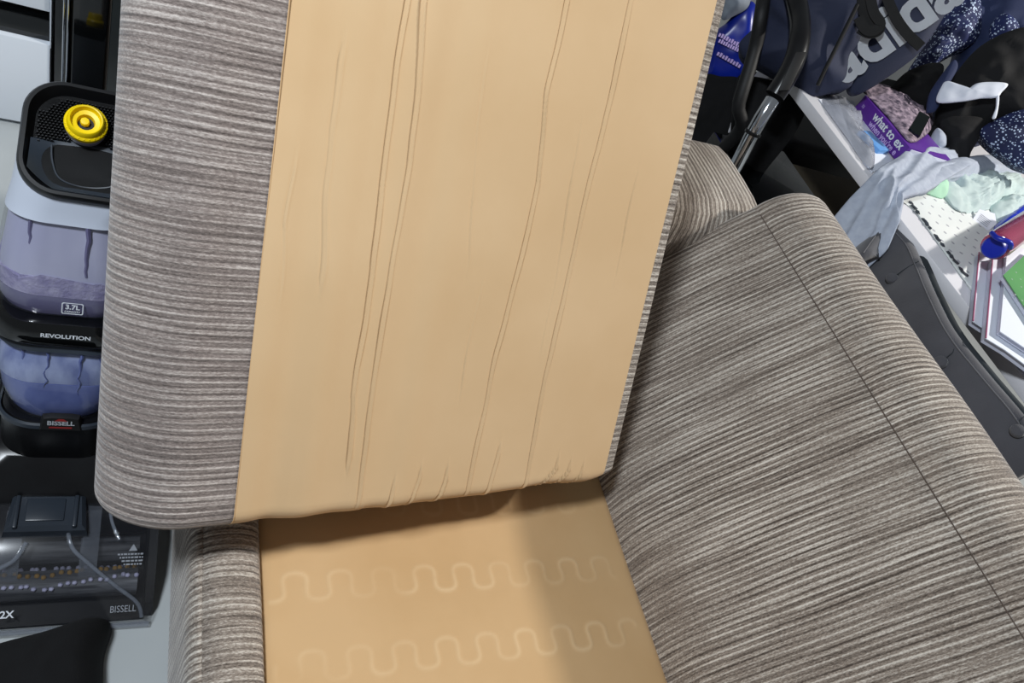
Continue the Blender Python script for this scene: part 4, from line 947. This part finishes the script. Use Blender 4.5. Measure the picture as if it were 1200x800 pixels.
heap('seat_fabric', [(862, 96), (884, 90), (925, 100), (948, 112), (935, 150), (905, 190), (880, 215), (858, 180)], 'blackcloth', None, None, V((1.28, 1.48, 0.45)), n=V((-0.6, -0.6, 0.5)), h=0.03, fold=0.02, parent=pc, thick=0.03)
box('adjuster_plate', (-0.012, -0.045, 0), (0.012, 0.045, 0.006), 'blackmatte', pc, bevel=0.002, frame=(hp[4] + FWD * -0.03, RIGHT, (hp[5] - hp[4]).normalized(), -FWD))
for x, y in ((1.235, 1.50), (1.215, 1.30)):
    lathe('wheel', [(0.05, -0.02), (0.085, -0.018), (0.09, 0), (0.085, 0.018), (0.05, 0.02)], V((x, y, 0.09)), Y, Z, X, 'blackmatte', pc, n=28)
# blue package, grey cloth and dark bag between arm and pushchair
fr = plane_frame(V((1.35, 1.80, 0.5)), (-0.62, -0.75, 0.25))
bp3 = blob('blue_package', pxpoly([(834, 44), (852, 26), (872, 4), (886, 8), (884, 60), (876, 98), (850, 100), (828, 92)], fr), fr, 'bluepack', None, height=0.03, thick=0.10, fold=0.008, fscale=8, p=5)
tag(bp3, 'royal blue plastic package with white print lines behind the cushion', 'package')
for (a, b), (c_, d) in (((842, 40), (868, 54)), ((842, 47), (866, 59)), ((840, 62), (868, 78))):
    s_, e_ = onplane(a, b, fr[0] + fr[3] * 0.04, fr[3]), onplane(c_, d, fr[0] + fr[3] * 0.04, fr[3])
    for k in range(9):
        p = s_.lerp(e_, (k + 0.2) / 9); tdir = (e_ - s_).normalized(); nd = fr[3].cross(tdir)
        box('print_mark', (0, -0.005, -0.004), ((e_ - s_).length / 13, 0.004 + 0.002 * (k % 2), 0.001), 'lilacprint', bp3, bevel=0, frame=(p, tdir, nd, fr[3]))
o = blob('grey_towel', pxpoly([(846, 22), (852, -10), (878, -20), (878, 6), (862, 18)], fr), (fr[0] + fr[3] * 0.03, fr[1], fr[2], fr[3]), 'greyfilm', None, height=0.03, thick=0.05, fold=0.012)
tag(o, 'pale grey towel resting on top of the blue package', 'towel')
db = thing('dark_tote', (1.3, 1.72, 0), 'black tote bag standing on the floor behind the sofa arm', 'bag')
blob('tote_body', pxpoly([(818, 96), (845, 90), (872, 100), (870, 170), (850, 230), (800, 240), (790, 180)], plane_frame(V((1.28, 1.72, 0.3)), (-0.62, -0.75, 0.25))), plane_frame(V((1.28, 1.72, 0.3)), (-0.62, -0.75, 0.25)), 'blackcloth', db, height=0.03, thick=0.12, fold=0.02)
# cardboard box, and two black boxes added to keep the space under the table dark
o = box('cardboard_box', (1.64, 1.19, 0.0), (1.97, 1.48, 0.50), 'brownbox', None, bevel=0.003); tag(o, 'brown cardboard box standing in the shade under the table', 'box')
o = box('dark_filler_box', (1.36, 1.18, 0.0), (1.62, 1.50, 0.52), 'blackgloss', None, bevel=0.006); tag(o, 'glossy black box added to darken the gap between sofa and table', 'box')
o = box('dark_filler', (1.70, 1.56, 0.0), (2.25, 1.98, 0.52), 'blackmatte', None, bevel=0.03, seg=4); tag(o, 'matte black suitcase added to keep the space under the table dark', 'filler')

# ------------------------------------------------------------------ tufted chair between sofa and table
ch = thing('tufted_chair', (1.34, 0.45, 0), 'charcoal suede chair with button tufted curved back behind the sofa', 'chair')
rim = spline([at(1026, 292, 0.70), at(1050, 263, 0.725), at(1072, 278, 0.735), at(1086, 304, 0.745), at(1100, 336, 0.75), at(1124, 382, 0.755), at(1160, 428, 0.755), at(1200, 474, 0.755), at(1250, 530, 0.75)], 6)
vs = []; rows = 16
nb = len(rim)
def chair_pt(i, k):
    p = rim[i]; t = k / rows
    tdir = (rim[min(i + 1, nb - 1)] - rim[max(i - 1, 0)]).normalized()
    q = p + V((-0.085 * t - 0.01 * t * t, -0.01 * t, -0.165 * t ** 1.15))
    # padding swells between the buttons and rolls over at the rim
    q += V((-0.5, 0, 0.8)) * (0.016 * math.sin(PI * min(1, t * 1.6)) - 0.02 * (1 - min(1, t * 7)) ** 2)
    return q
btn = [at(1043, 327, 0.64), at(1103, 425, 0.66), at(1193, 507, 0.67)]
for i in range(nb):
    for k in range(rows + 1):
        q = chair_pt(i, k)
        for b in btn:
            # distance along the view line is irrelevant: dimple by closeness to the button's own spot
            pass
        vs.append(q)
# find the spots nearest to the buttons and press dimples there
spots = []
for a, b in ((1043, 327), (1103, 425), (1193, 507)):
    r = ray(a, b); best = min(range(len(vs)), key=lambda i: ((vs[i] - CAM) - r * (vs[i] - CAM).dot(r)).length); spots.append(vs[best].copy())
dn_ = V((-0.75, 0, 0.66))
for i in range(len(vs)):
    for s_ in spots:
        d = (vs[i] - s_).length; vs[i] = vs[i] - dn_ * (0.013 * math.exp(-(d / 0.022) ** 2))
front = list(vs)
bk_ = [v + V((0.028, 0.0, -0.006 - 0.02 * min(1, (j % (rows + 1)) / 3))) for j, v in enumerate(front)]
w_ = rows + 1; k0 = len(front); allv = front + bk_
F = grid_faces(nb, w_) + grid_faces(nb, w_, off=k0)
for i in range(nb - 1): F += [(i * w_, (i + 1) * w_, k0 + (i + 1) * w_, k0 + i * w_), (i * w_ + rows, (i + 1) * w_ + rows, k0 + (i + 1) * w_ + rows, k0 + i * w_ + rows)]
for k in range(rows): F += [(k, k + 1, k0 + k + 1, k0 + k), ((nb - 1) * w_ + k, (nb - 1) * w_ + k + 1, k0 + (nb - 1) * w_ + k + 1, k0 + (nb - 1) * w_ + k)]
cb = mk('chair_back', allv, F, 'suede', ch)
for s_ in spots:
    e1 = dn_.cross(Y).normalized(); lathe('button', [(0.010, -0.008), (0.0115, -0.002), (0.010, 0.003), (0.005, 0.006), (0.001, 0.0068)], s_ - dn_ * 0.003, e1, dn_.cross(e1), dn_, 'suede', cb, n=20)
tube('stitching', [front[i * w_ + 3] + dn_ * 0.0012 for i in range(nb)], 0.0013, 'stitch', cb, n=6)
tube('piping', [front[i * w_] + V((0.012, 0, -0.004)) for i in range(5, nb)], 0.009, 'suededark', cb, n=10)
for s_, (a, b) in zip(spots, ((1078, 306), (1138, 396), (1215, 480))):
    r = ray(a, b); best = min(front, key=lambda v: ((v - CAM) - r * (v - CAM).dot(r)).length)
    # dart seam from each button to the rim stitching, lying on the pad
    pts = []
    for k in range(9):
        m_ = s_.lerp(best, k / 8); near = min(front, key=lambda v: (v - m_).length); pts.append(m_.lerp(near, 0.5) + dn_ * 0.002)
    tube('dart_seam', pts[1:], 0.0008, 'suededark', cb, n=6)
box('seat', (1.262, 0.05, 0.36), (1.40, 0.85, 0.46), 'suede', ch, bevel=0.03, seg=4)
for x, y in ((1.285, 0.10), (1.38, 0.10), (1.285, 0.80), (1.38, 0.80)):
    lathe('leg', [(0.010, 0), (0.016, 0.37)], V((x, y, 0)), X, Y, Z, 'blackmatte', ch, n=14)
